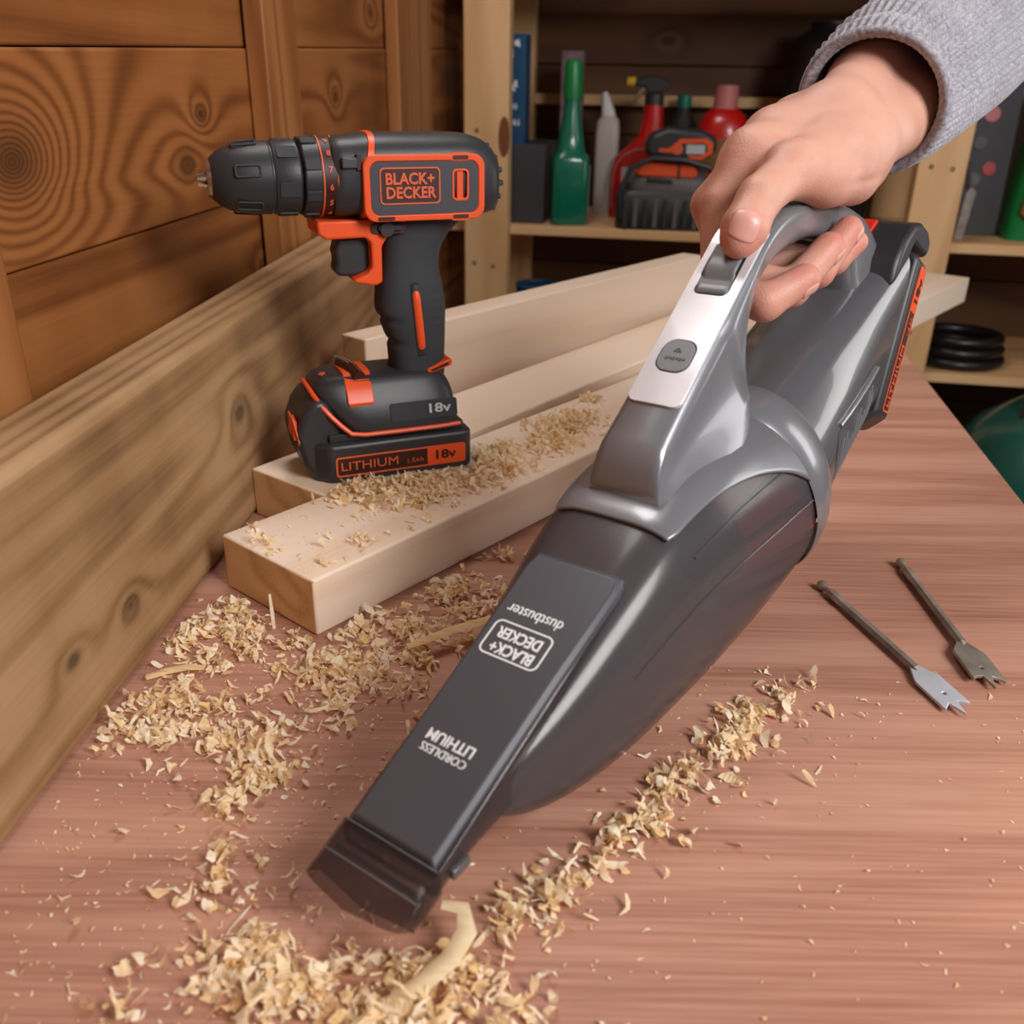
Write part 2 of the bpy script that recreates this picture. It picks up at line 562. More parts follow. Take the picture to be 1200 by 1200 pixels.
def smooth_tab(tab, x):
    """Catmull-Rom through table rows"""
    n = len(tab)
    if x <= tab[0][0]:
        return tab[0][1:]
    if x >= tab[-1][0]:
        return tab[-1][1:]
    i = max(k for k in range(n - 1) if tab[k][0] <= x)
    p1, p2 = tab[i], tab[i + 1]; p0 = tab[max(i - 1, 0)]; p3 = tab[min(i + 2, n - 1)]
    h = p2[0] - p1[0]; t = (x - p1[0]) / h
    out = []
    for k in range(1, len(p1)):
        m1 = (p2[k] - p0[k]) / (p2[0] - p0[0]) * h if i > 0 else (p2[k] - p1[k])
        m2 = (p3[k] - p1[k]) / (p3[0] - p1[0]) * h if i < n - 2 else (p2[k] - p1[k])
        out.append((2 * t ** 3 - 3 * t ** 2 + 1) * p1[k] + (t ** 3 - 2 * t ** 2 + t) * m1 + (-2 * t ** 3 + 3 * t ** 2) * p2[k] + (t ** 3 - t ** 2) * m2)
    return tuple(out)


# rows: s, top (y,z), bottom (y,z), half width, exponent of upper half, exponent of lower half
BOWL = [(0, .052, .0190, .060, -.0010, .0215, 5.0, 3.0), (1, .072, .0290, .078, -.0150, .0270, 4.2, 2.6), (2, .100, .0410, .104, -.0265, .0325, 3.6, 2.4),
        (3, .135, .0585, .138, -.0340, .0375, 3.6, 2.3), (4, .172, .0770, .178, -.0370, .0420, 3.7, 2.2), (5, .210, .0900, .222, -.0375, .0450, 3.2, 2.15),
        (6, .246, .0950, .275, -.0350, .0468, 2.7, 2.1), (7, .273, .0950, .318, -.0300, .0475, 2.4, 2.05), (8, .289, .0940, .340, -.0265, .0478, 2.25, 2.0)]


def bowl_pt(s, th_, grow=0.0):
    ty, tz, by, bz, a, et, eb = smooth_tab(BOWL, s)
    t, b_ = Vector((0, ty, tz)), Vector((0, by, bz)); c = (t + b_) / 2; up = t - b_; H = up.length / 2 + grow; up.normalize()
    a += grow
    co, si = math.cos(th_), math.sin(th_); e = et if co >= 0 else eb
    return c + up * (H * sgp(co, 2 / e)) + Vector((1, 0, 0)) * (a * sgp(si, 2 / e))


def th_list(n):
    return [2 * PI * k / n for k in range(n)]


NB = 64
bowl = loft('dust_bowl', [[bowl_pt(8 * i / 40, t) for t in th_list(NB)] for i in range(41)], M_smoke, vac, True, False)
md = bowl.modifiers.new('wall', 'SOLIDIFY'); md.thickness = 0.0016; md.offset = -1

for sx in (1, -1):
    for th0, s0, s1 in ((.98, 4.3, 7.9), (1.42, 3.0, 7.9)):
        tube('moulded_ridge', [bowl_pt(s0 + (s1 - s0) * k / 12, sx * th0, .0001) for k in range(13)], .0007, M_smoke, bowl, 6)
# filter inside the bowl
filt = lathe('filter_frame', [(0.0, 0.001), (0.0, 0.026), (0.012, 0.030), (0.05, 0.035), (0.052, 0.001)], M_black, vac, 32, 'z')
ax = (Vector((0, .315, .031)) - Vector((0, .23, .02))).normalized()
FM = frame_m((0, .255, .022), (1, 0, 0), Vector((0, 0, 1)))
zax = ax; xax = Vector((1, 0, 0)); yax = zax.cross(xax)
FM = Matrix((xax, yax, zax)).transposed().to_4x4(); FM.translation = (0, .262, .026)
filt.matrix_local = FM
for k in range(12):
    a = 2 * PI * k / 12
    c, s_ = math.cos(a), math.sin(a)
    v = [(0.030 * c - 0.006 * s_, 0.030 * s_ + 0.006 * c, 0.003), (0.030 * c + 0.006 * s_, 0.030 * s_ - 0.006 * c, 0.003),
         (0.0470 * c + 0.009 * s_, 0.0470 * s_ - 0.009 * c, 0.056), (0.0470 * c - 0.009 * s_, 0.0470 * s_ + 0.009 * c, 0.056)]
    w_ = [(x * 0.86, y * 0.86, z) for x, y, z in v]
    obj('filter_pleat', v + w_, [(0, 1, 2, 3), (7, 6, 5, 4), (0, 4, 5, 1), (1, 5, 6, 2), (2, 6, 7, 3), (3, 7, 4, 0)], M_red, filt)


# nozzle: flat wedge-shaped tube
def noz_ring(y, a, zt, zb, e=11, n=48, bow=0.0, g=0.0):
    r = []
    for t in th_list(n):
        co, si = math.cos(t), math.sin(t)
        x = (a + g) * sgp(si, 2 / e); z = (zt + zb) / 2 + ((zt - zb) / 2 + g) * sgp(co, 2 / e)
        yy = y - bow * (1 - (x / a) ** 2) + (0.008 if False else 0) + (0.006 * (zt - z) / (zt - zb) if bow else 0)
        r.append((x, yy, z))
    return r


NOZ = [(-.001, .0236, -.0002, -.0056), (.010, .0237, .0043, -.0042), (.022, .0239, .0094, -.0010), (.034, .0240, .0147, .0030), (.048, .0241, .0208, .0045),
       (.075, .0243, .0325, .006), (.110, .0245, .0478, .010), (.150, .0248, .0652, .030)]
noz = loft('nozzle', [noz_ring(y, a, zt, zb) for i, (y, a, zt, zb) in enumerate([(.0185, .0238, .0079, -.0021)] + NOZ[2:])], M_smoke_tip, vac, False, True)
md = noz.modifiers.new('wall', 'SOLIDIFY'); md.thickness = 0.0012; md.offset = -1
tipc = loft('nozzle_tip', [noz_ring(y, a, zt, zb, e=16, bow=bw, g=0.0009) for y, a, zt, zb, bw in [(-.0008, .0236, -.0002, -.0056, .004), (.006, .0236, .0026, -.0050, .0), (.0205, .0239, .0088, -.0012, .0)]], M_clear_tip, vac, False, False)
md = tipc.modifiers.new('wall', 'SOLIDIFY'); md.thickness = 0.0010; md.offset = -1
for y, zt, zb in ((.0203, .0088, -.0012), (.0085, .0036, -.0046)):
    tube('moulded_line', [(x, y + (.0 if y > .01 else .0), zt + .0009) for x in (-.0235, -.012, 0, .012, .0235)], .00045, M_gun_d, tipc, 6)
box('nozzle_tab', 0.0235, 0.0262, 0.026, 0.036, 0.0015, 0.006, M_gun_d, vac, 0.0006)
prism('nozzle_flap', [(0.011, 0.0030), (0.013, 0.0040), (0.016, -0.0015), (0.0145, -0.0022)], 'x', -0.0215, 0.0215, M_gun_d, vac)


# raised label panel along the top of the nozzle
def PAN(x, s, h=0.0):     # x across, s along the slope, h above it
    return Vector((x, s * CSL - h * SSL, s * SSL + h * CSL))


po = [(-0.0218, 0.0228), (0.0218, 0.0228), (0.0232, 0.110), (0.0244, 0.157), (0.0225, 0.1645), (-0.0225, 0.1645), (-0.0244, 0.157), (-0.0232, 0.110)]
n = len(po)
cxs, cys = 0, 0.095


def inset(p, d):
    return (p[0] - math.copysign(d, p[0]), p[1] + (d if p[1] < 0.03 else (-d * 1.2 if p[1] > 0.15 else 0)))


pv = [PAN(x, s, -0.003) for x, s in po] + [PAN(x, s, 0.0002) for x, s in po] + [PAN(*inset(p_, 0.0022), 0.0030) for p_ in po]
panel = obj('label_panel', pv, ring_faces(3, n), M_dgrey, vac, True, 25)
bevel(panel, 0.0007, 2, 20)


def PM(x, s, h=0.0031):    # readable by the holder: text right = -X, text up = towards the nozzle
    o_ = PAN(x, s, h); xx = Vector((-1, 0, 0)); yy = -(PAN(0, 1) - PAN(0, 0))
    return frame_m(o_, xx, yy)


text('dustbuster', 0.0078, M_white_ink, PM(-0.0026, 0.1310), panel, width=0.0285)
text('BLACK+', 0.0076, M_white_ink, PM(-0.0022, 0.1116), panel, bold=0.00016, width=0.0218)
text('DECKER', 0.0076, M_white_ink, PM(-0.0026, 0.1190), panel, bold=0.00016, width=0.0225)
lo = rrect(0.0302, 0.0178, 0.0034, 5); li = rrect(0.0287, 0.0163, 0.0027, 5)
plate('logo_frame', lo, [li], 0.0003, M_white_ink, panel, PM(-0.0026, 0.1158, 0.0029))
text('LITHIUM', 0.0068, M_white_ink, PM(-0.0015, 0.0662), panel, bold=0.00008, width=0.0232)
text('CORDLESS', 0.0050, M_white_ink, PM(-0.0012, 0.0605), panel, width=0.0228)

# shroud: skirt over the bowl and collar round its rim
rings = []
for i in range(25):
    s_ = 4.06 + (8.0 - 4.06) * i / 24
    tm = 0.56 + 0.66 * ((s_ - 4.06) / 3.94) ** 1.3
    if i == 0:
        tm = 0.51
    rings.append([bowl_pt(s_, -tm + 2 * tm * k / 32, 0.0026) for k in range(33)])
sk = loft('shroud', rings, M_shroud, vac, False, False, False, 0, 60)
md = sk.modifiers.new('wall', 'SOLIDIFY'); md.thickness = 0.0026; md.offset = -1
bevel(sk, 0.0009, 2, 60)


def sec_ring(ty, tz, by, bz, a, et, eb, n=64):
    t, b_ = Vector((0, ty, tz)), Vector((0, by, bz)); c = (t + b_) / 2; up = t - b_; H = up.length / 2; up.normalize(); r = []
    for q in th_list(n):
        co, si = math.cos(q), math.sin(q); e = et if co >= 0 else eb
        r.append(c + up * (H * sgp(co, 2 / e)) + Vector((1, 0, 0)) * (a * sgp(si, 2 / e)))
    return r


COLL = [(.2870, .0960, .3400, -.0290, .0492, 2.1, 2.0), (.2890, .0978, .3420, -.0298, .0502, 2.1, 2.0), (.297, .1000, .3480, -.0285, .0504, 2.1, 2.0),
        (.306, .1010, .3545, -.0255, .0497, 2.1, 2.0), (.3155, .1005, .3610, -.0195, .0475, 2.1, 2.0), (.3210, .0990, .3640, -.0140, .0445, 2.15, 2.1)]
loft('rim_collar', [sec_ring(*c_) for c_ in COLL], M_shroud, vac, False, False)

MOT = [(.310, .0940, .3560, -.0160, .0430, 2.2, 2.1), (.330, .0995, .372, -.0040, .0422, 2.3, 2.2), (.352, .1085, .390, .0080, .0415, 2.5, 2.3),
       (.378, .1160, .408, .0200, .0405, 2.7, 2.5), (.402, .1215, .421, .0300, .0395, 3.0, 2.8), (.424, .1275, .430, .0380, .0382, 3.4, 3.2),
       (.450, .1350, .435, .0430, .0370, 4.2, 4.0), (.4865, .1480, .4385, .0450, .0366, 6.0, 5.5)]
motor = loft('motor_housing', [sec_ring(*c_) for c_ in MOT], M_gun, vac, False, True)

# vent field low on each side: a dark inset with slanting ribs and a flat rib above
def mot_x(y, z):
    row = interp([(m[0] * .5 + m[2] * .5, *m) for m in MOT], y)
    ty, tz, by, bz, a, et, eb = row; c_ = (tz + bz) / 2; H = (tz - bz) / 2
    u_ = max(-.985, min(.985, (z - c_) / H)); e = et if u_ > 0 else eb
    return a * (1 - abs(u_) ** e) ** (1 / e)


for sx in (1, -1):
    V_ = []; ys = [.358 + .0085 * k for k in range(9)]
    for y in ys:
        for q in range(6):
            z = (.030 + .30 * (y - .358)) + (.036 - .06 * (y - .358)) * q / 5
            V_.append((sx * (mot_x(y, z) + .0003), y, z))
    vf = obj('vent_field', V_, [(i * 6 + q, i * 6 + q + 1, i * 6 + q + 7, i * 6 + q + 6) for i in range(8) for q in range(5)], M_gun_d, motor)
    for j in range(11):
        y0 = .361 + .0058 * j
        z0 = .034 + .30 * (y0 - .358); L = .026 if j % 4 in (0, 1) else .018
        pth = [(sx * (mot_x(y0 + .18 * L * q / 5, z0 + L * q / 5) + .0006), y0 + .18 * L * q / 5, z0 + L * q / 5) for q in range(6)]
        tube('vent_rib', pth, 0.00105, M_shroud, vf, 6)
    pth = [(sx * (mot_x(y, .069 + .22 * (y - .358)) + .0002), y, .069 + .22 * (y - .358)) for y in (.360, .374, .388, .402, .416, .428)]
    tube('side_rib', pth, 0.0016, M_shroud, motor, 8)

# handle loop: stations (top y,z  bottom y,z  half width top, half width bottom)
HS = [(.1860, .0900, .1870, .0800, .0185, .0200), (.1880, .0990, .1890, .0800, .0178, .0225), (.1925, .1075, .1980, .0800, .0172, .0270), (.2000, .1135, .213, .0810, .0168, .0310),
      (.2120, .1220, .232, .0840, .0166, .0340), (.2300, .1350, .256, .0880, .0164, .0330), (.2480, .1478, .273, .0960, .0163, .0270), (.2640, .1594, .2765, .112, .0162, .0190),
      (.2776, .1692, .2770, .132, .0161, .0158), (.2880, .1765, .2800, .146, .0160, .0148), (.2980, .1832, .2870, .1575, .0159, .0142), (.3120, .1890, .3010, .1660, .0158, .0140),
      (.3300, .1925, .3240, .1710, .0156, .0140), (.3550, .1920, .3520, .1725, .0154, .0140), (.3850, .1878, .3800, .1690, .0154, .0142), (.4150, .1815, .4050, .1600, .0156, .0148),
      (.4400, .1730, .4230, .1470, .0162, .0160), (.4560, .1640, .4290, .1330, .0162, .0170), (.4680, .1540, .4340, .1180, .0172, .0185), (.4740, .1460, .4390, .1080, .0180, .0195)]
HT = [(i,) + h for i, h in enumerate(HS)]


def hand_ring(s):
    ty, tz, by, bz, wt, wb_ = smooth_tab(HT, s)
    t, b_ = Vector((0, ty, tz)), Vector((0, by, bz)); d = b_ - t; L = d.length
    r = []
    base = max(0.0, min(1.0, (6.5 - s) / 4.0))
    n = 14
    side = []
    for k in range(n + 1):
        f_ = k / n
        if base > 0:      # flared, concave flank of the handle foot
            wv = wt + (wb_ - wt) * (f_ ** 3.2)
        else:
            wv = wt + (wb_ - wt) * f_
        # round the long edges
        ed = min(1.0, f_ / (0.0055 / L)); et_ = 1 - (1 - ed) ** 2
        wv *= (0.72 + 0.28 * math.sqrt(max(0, et_)))
        if base < 0.7:
            ed2 = min(1.0, (1 - f_) / (0.008 / L)); wv *= (0.55 + 0.45 * math.sqrt(max(0, 1 - (1 - ed2) ** 2)))
        side.append((f_, wv))
    for f_, wv in side:
        r.append(t + d * f_ + Vector((wv, 0, 0)))
    for f_, wv in reversed(side):
        r.append(t + d * f_ + Vector((-wv, 0, 0)))
    return r


NS = len(HS) - 1
handle = loft('handle', [hand_ring(NS * i / 76) for i in range(77)], M_shroud, vac, True, True, True, 0, 50)


# silver trim following the top of the handle, with a switch slot and a button hole
def htop(s):
    ty, tz = smooth_tab(HT, s)[:2]
    return ty, tz


acc = []
L_ = 0.0; prev = None
for i in range(0, 401):
    s_ = 3.0 + (12.3 - 3.0) * i / 400
    y, z = htop(s_)
    if prev:
        L_ += math.hypot(y - prev[0], z - prev[1])
    acc.append((L_, y, z)); prev = (y, z)


def along(x, d, h):
    y, z = interp(acc, d); y2, z2 = interp(acc, min(d + 0.002, L_)); y1, z1 = interp(acc, max(d - 0.002, 0))
    tx, tz_ = y2 - y1, z2 - z1; q = math.hypot(tx, tz_) or 1
    return Vector((x, y - h * tz_ / q, z + h * tx / q))


def dense(p, step=0.004):
    o_ = []
    for a, b_ in zip(p, p[1:] + p[:1]):
        k = max(1, int(math.hypot(b_[0] - a[0], b_[1] - a[1]) / step))
        o_ += [(a[0] + (b_[0] - a[0]) * i / k, a[1] + (b_[1] - a[1]) * i / k) for i in range(k)]
    return o_


so = dense([(x * (1.0 if y < 0.1 else 0.96), y) for x, y in rrect(0.0282, 0.113, 0.0045, 5, 0, 0.0710)])
hb = rrect(0.0176, 0.0195, 0.0064, 5, 0, 0.0425)
hs = dense(rrect(0.0185, 0.034, 0.0040, 4, 0, 0.0975))
trim = plate('silver_trim', so, [hb, hs], 0.0016, M_silver, vac, None, lambda x, y, z: along(x, y, z - 0.0002 - 0.7 * x * x * 4), 0.0004)
sbt = plate('release_button', rrect(0.0164, 0.0183, 0.0060, 6, 0, 0.0425), [], 0.0022, M_switch, vac, None, lambda x, y, z: along(x, y, z - 0.0004), 0.0006)
# bin-emptying symbol moulded on the button
tri = [(-0.0022, 0.0445), (0.0022, 0.0445), (0.0, 0.0472)]
plate('button_symbol', tri, [[(-0.0012, 0.0450), (0.0012, 0.0450), (0.0, 0.0464)]], 0.0004, M_dgrey, sbt, None, lambda x, y, z: along(x, y, z + 0.0017))
for k in range(6):
    xx = -0.0045 + 0.0018 * k
    plate('button_mark', [(xx, 0.0395 + 0.0006 * (k % 2)), (xx + 0.0011, 0.0395 + 0.0006 * (k % 2)), (xx + 0.0011, 0.0412), (xx, 0.0412)], [], 0.0004, M_dgrey, sbt, None,
          lambda x, y, z: along(x, y, z + 0.0017))
plate('switch_well', dense(rrect(0.0183, 0.0335, 0.0040, 4, 0, 0.0975)), [], 0.0006, M_gun_d, vac, None, lambda x, y, z: along(x, y, z - 0.0004))
sl = []
for d0, h in ((0.0820, 0.0010), (0.0860, 0.0010), (0.0890, -0.0003), (0.0925, 0.0006), (0.0945, 0.0030), (0.0985, 0.0032), (0.1115, 0.0026)):
    sl.append([along(x, d0, h) for x in (-0.0084, -0.0068, 0.0068, 0.0084)])
swv = [p_ for r_ in sl for p_ in r_]
sw = obj('power_switch', swv, ring_faces(len(sl), 4, False, False, False), M_switch, vac, True, 60)
md = sw.modifiers.new('wall', 'SOLIDIFY'); md.thickness = 0.001; md.offset = 1


# ------------------------------------------------------------------ slide-on battery shared by both tools (X long, -Y labelled side, Z towards the tool)
def battery(parent, M, label_dark=False):
    ol = [(-.051, -.0375), (.051, -.0375), (.0555, -.033), (.0555, .033), (.051, .0375), (-.051, .0375), (-.062, .026), (-.062, -.026)]
    b = prism('battery_pack', ol, 'z', 0.0, 0.029, M_black, parent, 0.0035, 3)
    b.matrix_local = M
    o_ = prism('battery_rail', [(-.050, -.031), (.050, -.031), (.050, .031), (-.050, .031)], 'z', 0.0285, 0.0345, M_black, b, 0.001)
    yl = -0.0377
    plate('label_frame', rrect(0.097, 0.0150, 0.0022, 4), [rrect(0.0945, 0.0125, 0.0016, 4)], 0.0005, M_orange_ink, b, frame_m((0.0005, yl, 0.0125), (1, 0, 0), (0, 0, 1)))
    plate('label_plate', rrect(0.0945, 0.0125, 0.0016, 4), [], 0.0003, M_maroon, b, frame_m((0.0005, yl, 0.0125), (1, 0, 0), (0, 0, 1)))
    plate('voltage_plate', rrect(0.0285, 0.0142, 0.0016, 4), [], 0.00045, M_orange, b, frame_m((0.0338, yl - 0.0001, 0.0125), (1, 0, 0), (0, 0, 1)))
    text('LITHIUM', 0.0090, M_orange_ink, frame_m((-0.0235, yl - 0.0006, 0.0124), (1, 0, 0), (0, 0, 1)), b, bold=0.0, width=0.0415)
    text('1.5Ah', 0.0044, M_orange_ink, frame_m((0.0100, yl - 0.0006, 0.0108), (1, 0, 0), (0, 0, 1)), b, width=0.0120)
    text('18v', 0.0094, M_maroon, frame_m((0.0325, yl - 0.0008, 0.0126), (1, 0, 0), (0, 0, 1)), b, bold=0.0002, width=0.0155)
    return b


d1 = Vector((0, .447, .894)).normalized(); d2 = Vector((0, .894, -.447))
o0 = Vector((0, .4388, .0469)) + d1 * 0.0555 + d2 * 0.0345
BM = Matrix((d1, Vector((-1, 0, 0)), d1.cross(Vector((-1, 0, 0))))).transposed().to_4x4(); BM.translation = o0
bat = battery(vac, BM)
# red release catch and the shoulder of the battery bay
cat_ = [(.452, .160), (.470, .1545), (.4895, .1500), (.5000, .1450), (.4930, .1360), (.440, .130)]
prism('battery_bay', [(.452, .128), (.458, .1440), (.470, .1548), (.486, .1608), (.503, .1596), (.519, .1522), (.5275, .1440), (.5265, .1370), (.5205, .1335), (.4890, .1482), (.478, .140)], 'x', -.0345, .0345, M_black, vac, 0.0050, 3)
prism('release_catch', [(.4590, .1455), (.4635, .1540), (.4850, .1632), (.4890, .1612), (.470, .150)], 'x', -0.0125, 0.0100, M_red, vac, 0.0008, 2)

# ------------------------------------------------------------------ cordless drill: local X towards its rear, -Y side faces the viewer
a23 = R(23.0)
DM = Matrix.Translation((-0.0954, 0.656, 0.0377)) @ Matrix.Rotation(a23, 4, 'Z')
drill = empty('cordless_drill', 'black and orange cordless drill standing on the pine lengths', 'drill', DM)
battery(drill, Matrix.Translation((0.0, 0, 0.0)))
# nose of the battery with its orange button
nose = prism('battery_nose', [(-.040, .001), (-.060, .001), (-.068, .012), (-.072, .034), (-.066, .0500), (-.0585, .0590), (-.050, .0590), (-.036, .0330)], 'y', -.0275, .0275, M_black, drill, 0.004, 3)
dia = [(-0.014, 0.0), (-0.006, 0.015), (0.008, 0.014), (0.013, 0.0), (0.006, -0.017), (-0.007, -0.016)]
nx = Vector((-0.97, 0, -0.10)).normalized()
plate('button_recess', [(x * 1.15, y * 1.12) for x, y in dia], [], 0.0012, M_orange_ink, drill, frame_m((-0.0697, -0.012, 0.031), (0, -1, 0), Vector((-0.15, 0, 1))), 0.0004)
v = [(-.0700, -.012 - x, .031 + y) for x, y in [(-0.013, 0.0), (-0.0055, 0.014), (0.0075, 0.013), (0.012, 0.0)]]
v += [(-.0730, -.012 - x, .031 + y) for x, y in [(-0.012, 0.0005), (-0.005, 0.013), (0.007, 0.012), (0.011, 0.0005)]]
obj('release_button', v, ring_faces(2, 4), M_orange, drill)


def foot_ring(z, x0, x1, hw, e=5, n=40, sh=0.0):
    r = []
    for t in th_list(n):
        c, s_ = math.cos(t), math.sin(t)
        r.append(((x0 + x1) / 2 + (x1 - x0) / 2 * sgp(c, 2 / e), hw * sgp(s_, 2 / e), z + sh * ((x0 + x1) / 2 + (x1 - x0) / 2 * sgp(c, 2 / e))))
    return r


FT = [(.0345, -.0375, .0470, .0345), (.0400, -.0415, .0475, .0340), (.0470, -.0470, .0475, .0325), (.0540, -.0520, .0468, .0300), (.0600, -.0555, .0450, .0270),
      (.0655, -.0560, .0420, .0240), (.0695, -.0530, .0385, .0215), (.0720, -.0480, .0350, .0180)]
loft('handle_foot', [foot_ring(*q) for q in FT], M_black, drill, True, True, True, 0, 60)
# orange seal between foot and battery: along the side, then climbing round the front corner and over the top
for sy in (-1, 1):
    seal = [(.0465, sy * .0335, .0338), (.030, sy * .0350, .0336), (.0, sy * .0352, .0336), (-.025, sy * .0350, .0338), (-.0345, sy * .0335, .0350), (-.0405, sy * .0318, .0405),
            (-.0470, sy * .0295, .0475), (-.0525, sy * .0262, .0545), (-.0562, sy * .0205, .0605), (-.0580, sy * .0130, .0640), (-.0585, 0, .0650)]
    tube('orange_seal', seal, 0.0017, M_orange, drill, 8)
# bit clip with a spare screwdriver bit on top of the foot
clip = []
for y, z in ((.020, .0690), (.014, .0726), (-.004, .0735), (-.014, .0728), (-.0205, .0690), (-.0262, .0620), (-.0300, .0545)):
    w_ = .0100 if y > -.02 else .0085
    clip.append([(-.0245 - w_ + (-.002 if y < -.02 else 0), y - .0006, z + .0008), (-.0245 + w_, y - .0006, z + .0008), (-.0245 + w_, y + .001, z - .003), (-.0245 - w_, y + .001, z - .003)])
cl = loft('bit_clip', clip, M_orange, drill, True, True, True, 0, 30); bevel(cl, 0.0008, 2, 40)
for pn, pp, rr, mm in (('spare_bit', [(-.0300, .012, .0765), (-.0265, -.006, .0765), (-.0235, -.019, .0735)], .0027, M_steel), ):
    bt = tube(pn, pp, rr, mm, drill, 6, lambda t: .0029 if t < .6 else .0026)
    tube('bit_tip', [(-.0300, .012, .0765), (-.0322, .0195, .0775)], .0018, mm, bt, 6, lambda t: .0018 - .0012 * t)
    tube('clip_slot', [(-.0300, .0115, .0745), (-.0265, -.007, .0747), (-.0235, -.0205, .0712)], .0046, M_maroon, drill, 8)
plate('gear_mark', [(0, .003), (.0025, .001), (.0025, -.002), (-.001, -.003), (-.0025, 0)], [], .0006, M_orange_ink, drill, frame_m((-.0475, -.006, .0722), (1, 0, .25), (0, 1, 0)))
plate('voltage_recess', rrect(.050, .0135, .002, 4), [], .0008, M_rubber, drill, frame_m((.0195, -.0323, .0465), (1, 0, 0), (0, .20, 1)), 0.0003)
text('18v', .0092, M_grey_ink, frame_m((.0300, -.0335, .0470), (1, 0, 0), (0, .20, 1)), drill, bold=.0002, width=.0165)

# grip
GR = [(.066, .0040, .0440, .0190), (.0775, .0045, .0442, .0182), (.092, .0030, .0450, .0180), (.1050, -.0010, .0455, .0183), (.1137, -.0040, .0458, .0185), (.124, -.0036, .0450, .0183),
      (.134, -.0025, .0430, .0178), (.145, -.0006, .0412, .0172), (.156, .0008, .0430, .0172), (.166, .0010, .0490, .0178), (.174, .0005, .0580, .0188), (.181, .0000, .0640, .0200)]


def gr_at(z):
    return smooth_tab(GR, z)


rings = []
for i in range(60):
    z = .066 + (.181 - .066) * i / 59
    x0, x1, hw = gr_at(z)
    dent = 0.0
    for zc in (.1075, .0905):          # finger grooves at the front
        dent += 0.0022 * math.exp(-((z - zc) / .0022) ** 2)
    r = []
    for t in th_list(48):
        c, s_ = math.cos(t), math.sin(t); e = 2.9
        x = (x0 + x1) / 2 + (x1 - x0) / 2 * sgp(c, 2 / e); y = hw * sgp(s_, 2 / e)
        if c < -0.25:
            x += dent * min(1, (-c - .25) * 3); y *= 1 - dent * 14 * min(1, (-c - .25) * 2)
        if .3 < c and .088 < z < .128:
            y *= 1 - 0.05 * max(0, math.sin(z * 2 * PI / .0062)) * min(1, (c - .3) * 5)
        r.append((x, y, z))
    rings.append(r)
grip = loft('grip', rings, M_rubber, drill, True, True, True, 0, 60)
for sy in (-1, 1):
    pth = [(.0195 + .0075 * (1 - k / 8) * 0 + .0125 * (k / 8) * .35, sy * .0188, .133 - .050 * k / 8) for k in range(9)]
    pth = [(x, sy * (gr_at(z)[2] * (1 - abs((x - sum(gr_at(z)[:2]) / 2) / ((gr_at(z)[1] - gr_at(z)[0]) / 2)) ** 2.9) ** (1 / 2.9) - .0006), z) for x, _, z in pth]
    tube('orange_inlay', pth, .0030, M_orange, grip, 10, lambda t: .0034 * math.sqrt(max(.05, 1 - (2 * t - 1) ** 8)))
    tube('inlay_groove', [(x, y - sy * .0030, z) for x, y, z in [(pth[0][0] - .0004, pth[0][1], pth[0][2] + .003)] + pth + [(pth[-1][0] + .0008, pth[-1][1], pth[-1][2] - .003)]], .0044, M_black, grip, 10,
         lambda t: .0056 * math.sqrt(max(.05, 1 - (2 * t - 1) ** 8)))
lug = prism('lanyard_lug', [(.027, .0680), (.0455, .0735), (.0462, .0775), (.0440, .0785), (.0270, .0725)], 'y', -.0195, .0195, M_orange, drill, .0008)
prism('lug_slot', [(.0300, .0702), (.0430, .0742), (.0430, .0762), (.0300, .0718)], 'y', -.0199, .0199, M_maroon, lug)

# orange yoke with the trigger guard, trigger, direction switch
yoke = prism('orange_yoke', [(-.0455, .1775), (-.0450, .1690), (-.0400, .1655), (-.0135, .1660), (-.0100, .1625), (-.0098, .1465), (-.0130, .1425), (-.0235, .1385), (-.0210, .1362), (-.0080, .1338),
              (-.0030, .1360), (-.0025, .1600), (.0040, .1690), (.0120, .1730), (.0180, .1775)], 'y', -.0182, .0182, M_orange, drill, .0028, 3)
prism('trigger', [(-.0300, .1665), (-.0330, .1560), (-.0318, .1490), (-.0338, .1440), (-.0310, .1398), (-.0215, .1392), (-.0075, .1420), (-.0075, .1665)], 'y', -.0092, .0092, M_black, drill, .0026, 3)
rv = tube('direction_switch', [(.0005, -.0225, .1715), (.0005, .0225, .1715)], .0048, M_black, drill, 12)
plate('switch_recess', rrect(.0245, .0078, .0036, 5), [], .0008, M_maroon, drill, frame_m((.0020, -.0186, .1722), (1, 0, 0), (0, 0, 1)))
prism('switch_button', rrect(.0170, .0036, .0016, 4, .0030, .1720), 'y', -.0215, -.0185, M_black, drill, .0005)

# motor body
BODY = [(-.0330, .2035, .0236, .0240), (-.0315, .2036, .0247, .0255), (-.0200, .2040, .0253, .0268), (-.0080, .2043, .0263, .0285), (.0200, .2043, .0264, .0290), (.0580, .2040, .0262, .0288),
        (.0700, .2025, .0248, .0272), (.0770, .2005, .0222, .0248), (.0810, .1990, .0185, .0215), (.0832, .1980, .0120, .0150)]


def body_ring(row, g=0.0, n=64, tilt=0.0, e=3.0):
    x, zc, hh, hw = row; r = []
    for t in th_list(n):
        z = (hh + g) * sgp(math.cos(t), 2 / e)
        r.append((x + tilt * max(0, z), (hw + g) * sgp(math.sin(t), 2 / e), zc + z))
    return r


loft('motor_body', [body_ring(smooth_tab(BODY, -.033 + .1162 * i / 40)[0:0] or (lambda x: (x,) + smooth_tab(BODY, x))(-.033 + .1162 * i / 40)) for i in range(41)], M_black, drill, True, True, True, 0, 45)
loft('orange_band', [body_ring((x, .2043, .0262, .0286), g, 64, .26) for x, g in ((-.0158, -.001), (-.0156, .0009), (-.0118, .0011), (-.0116, -.001))], M_orange, drill, False, False)
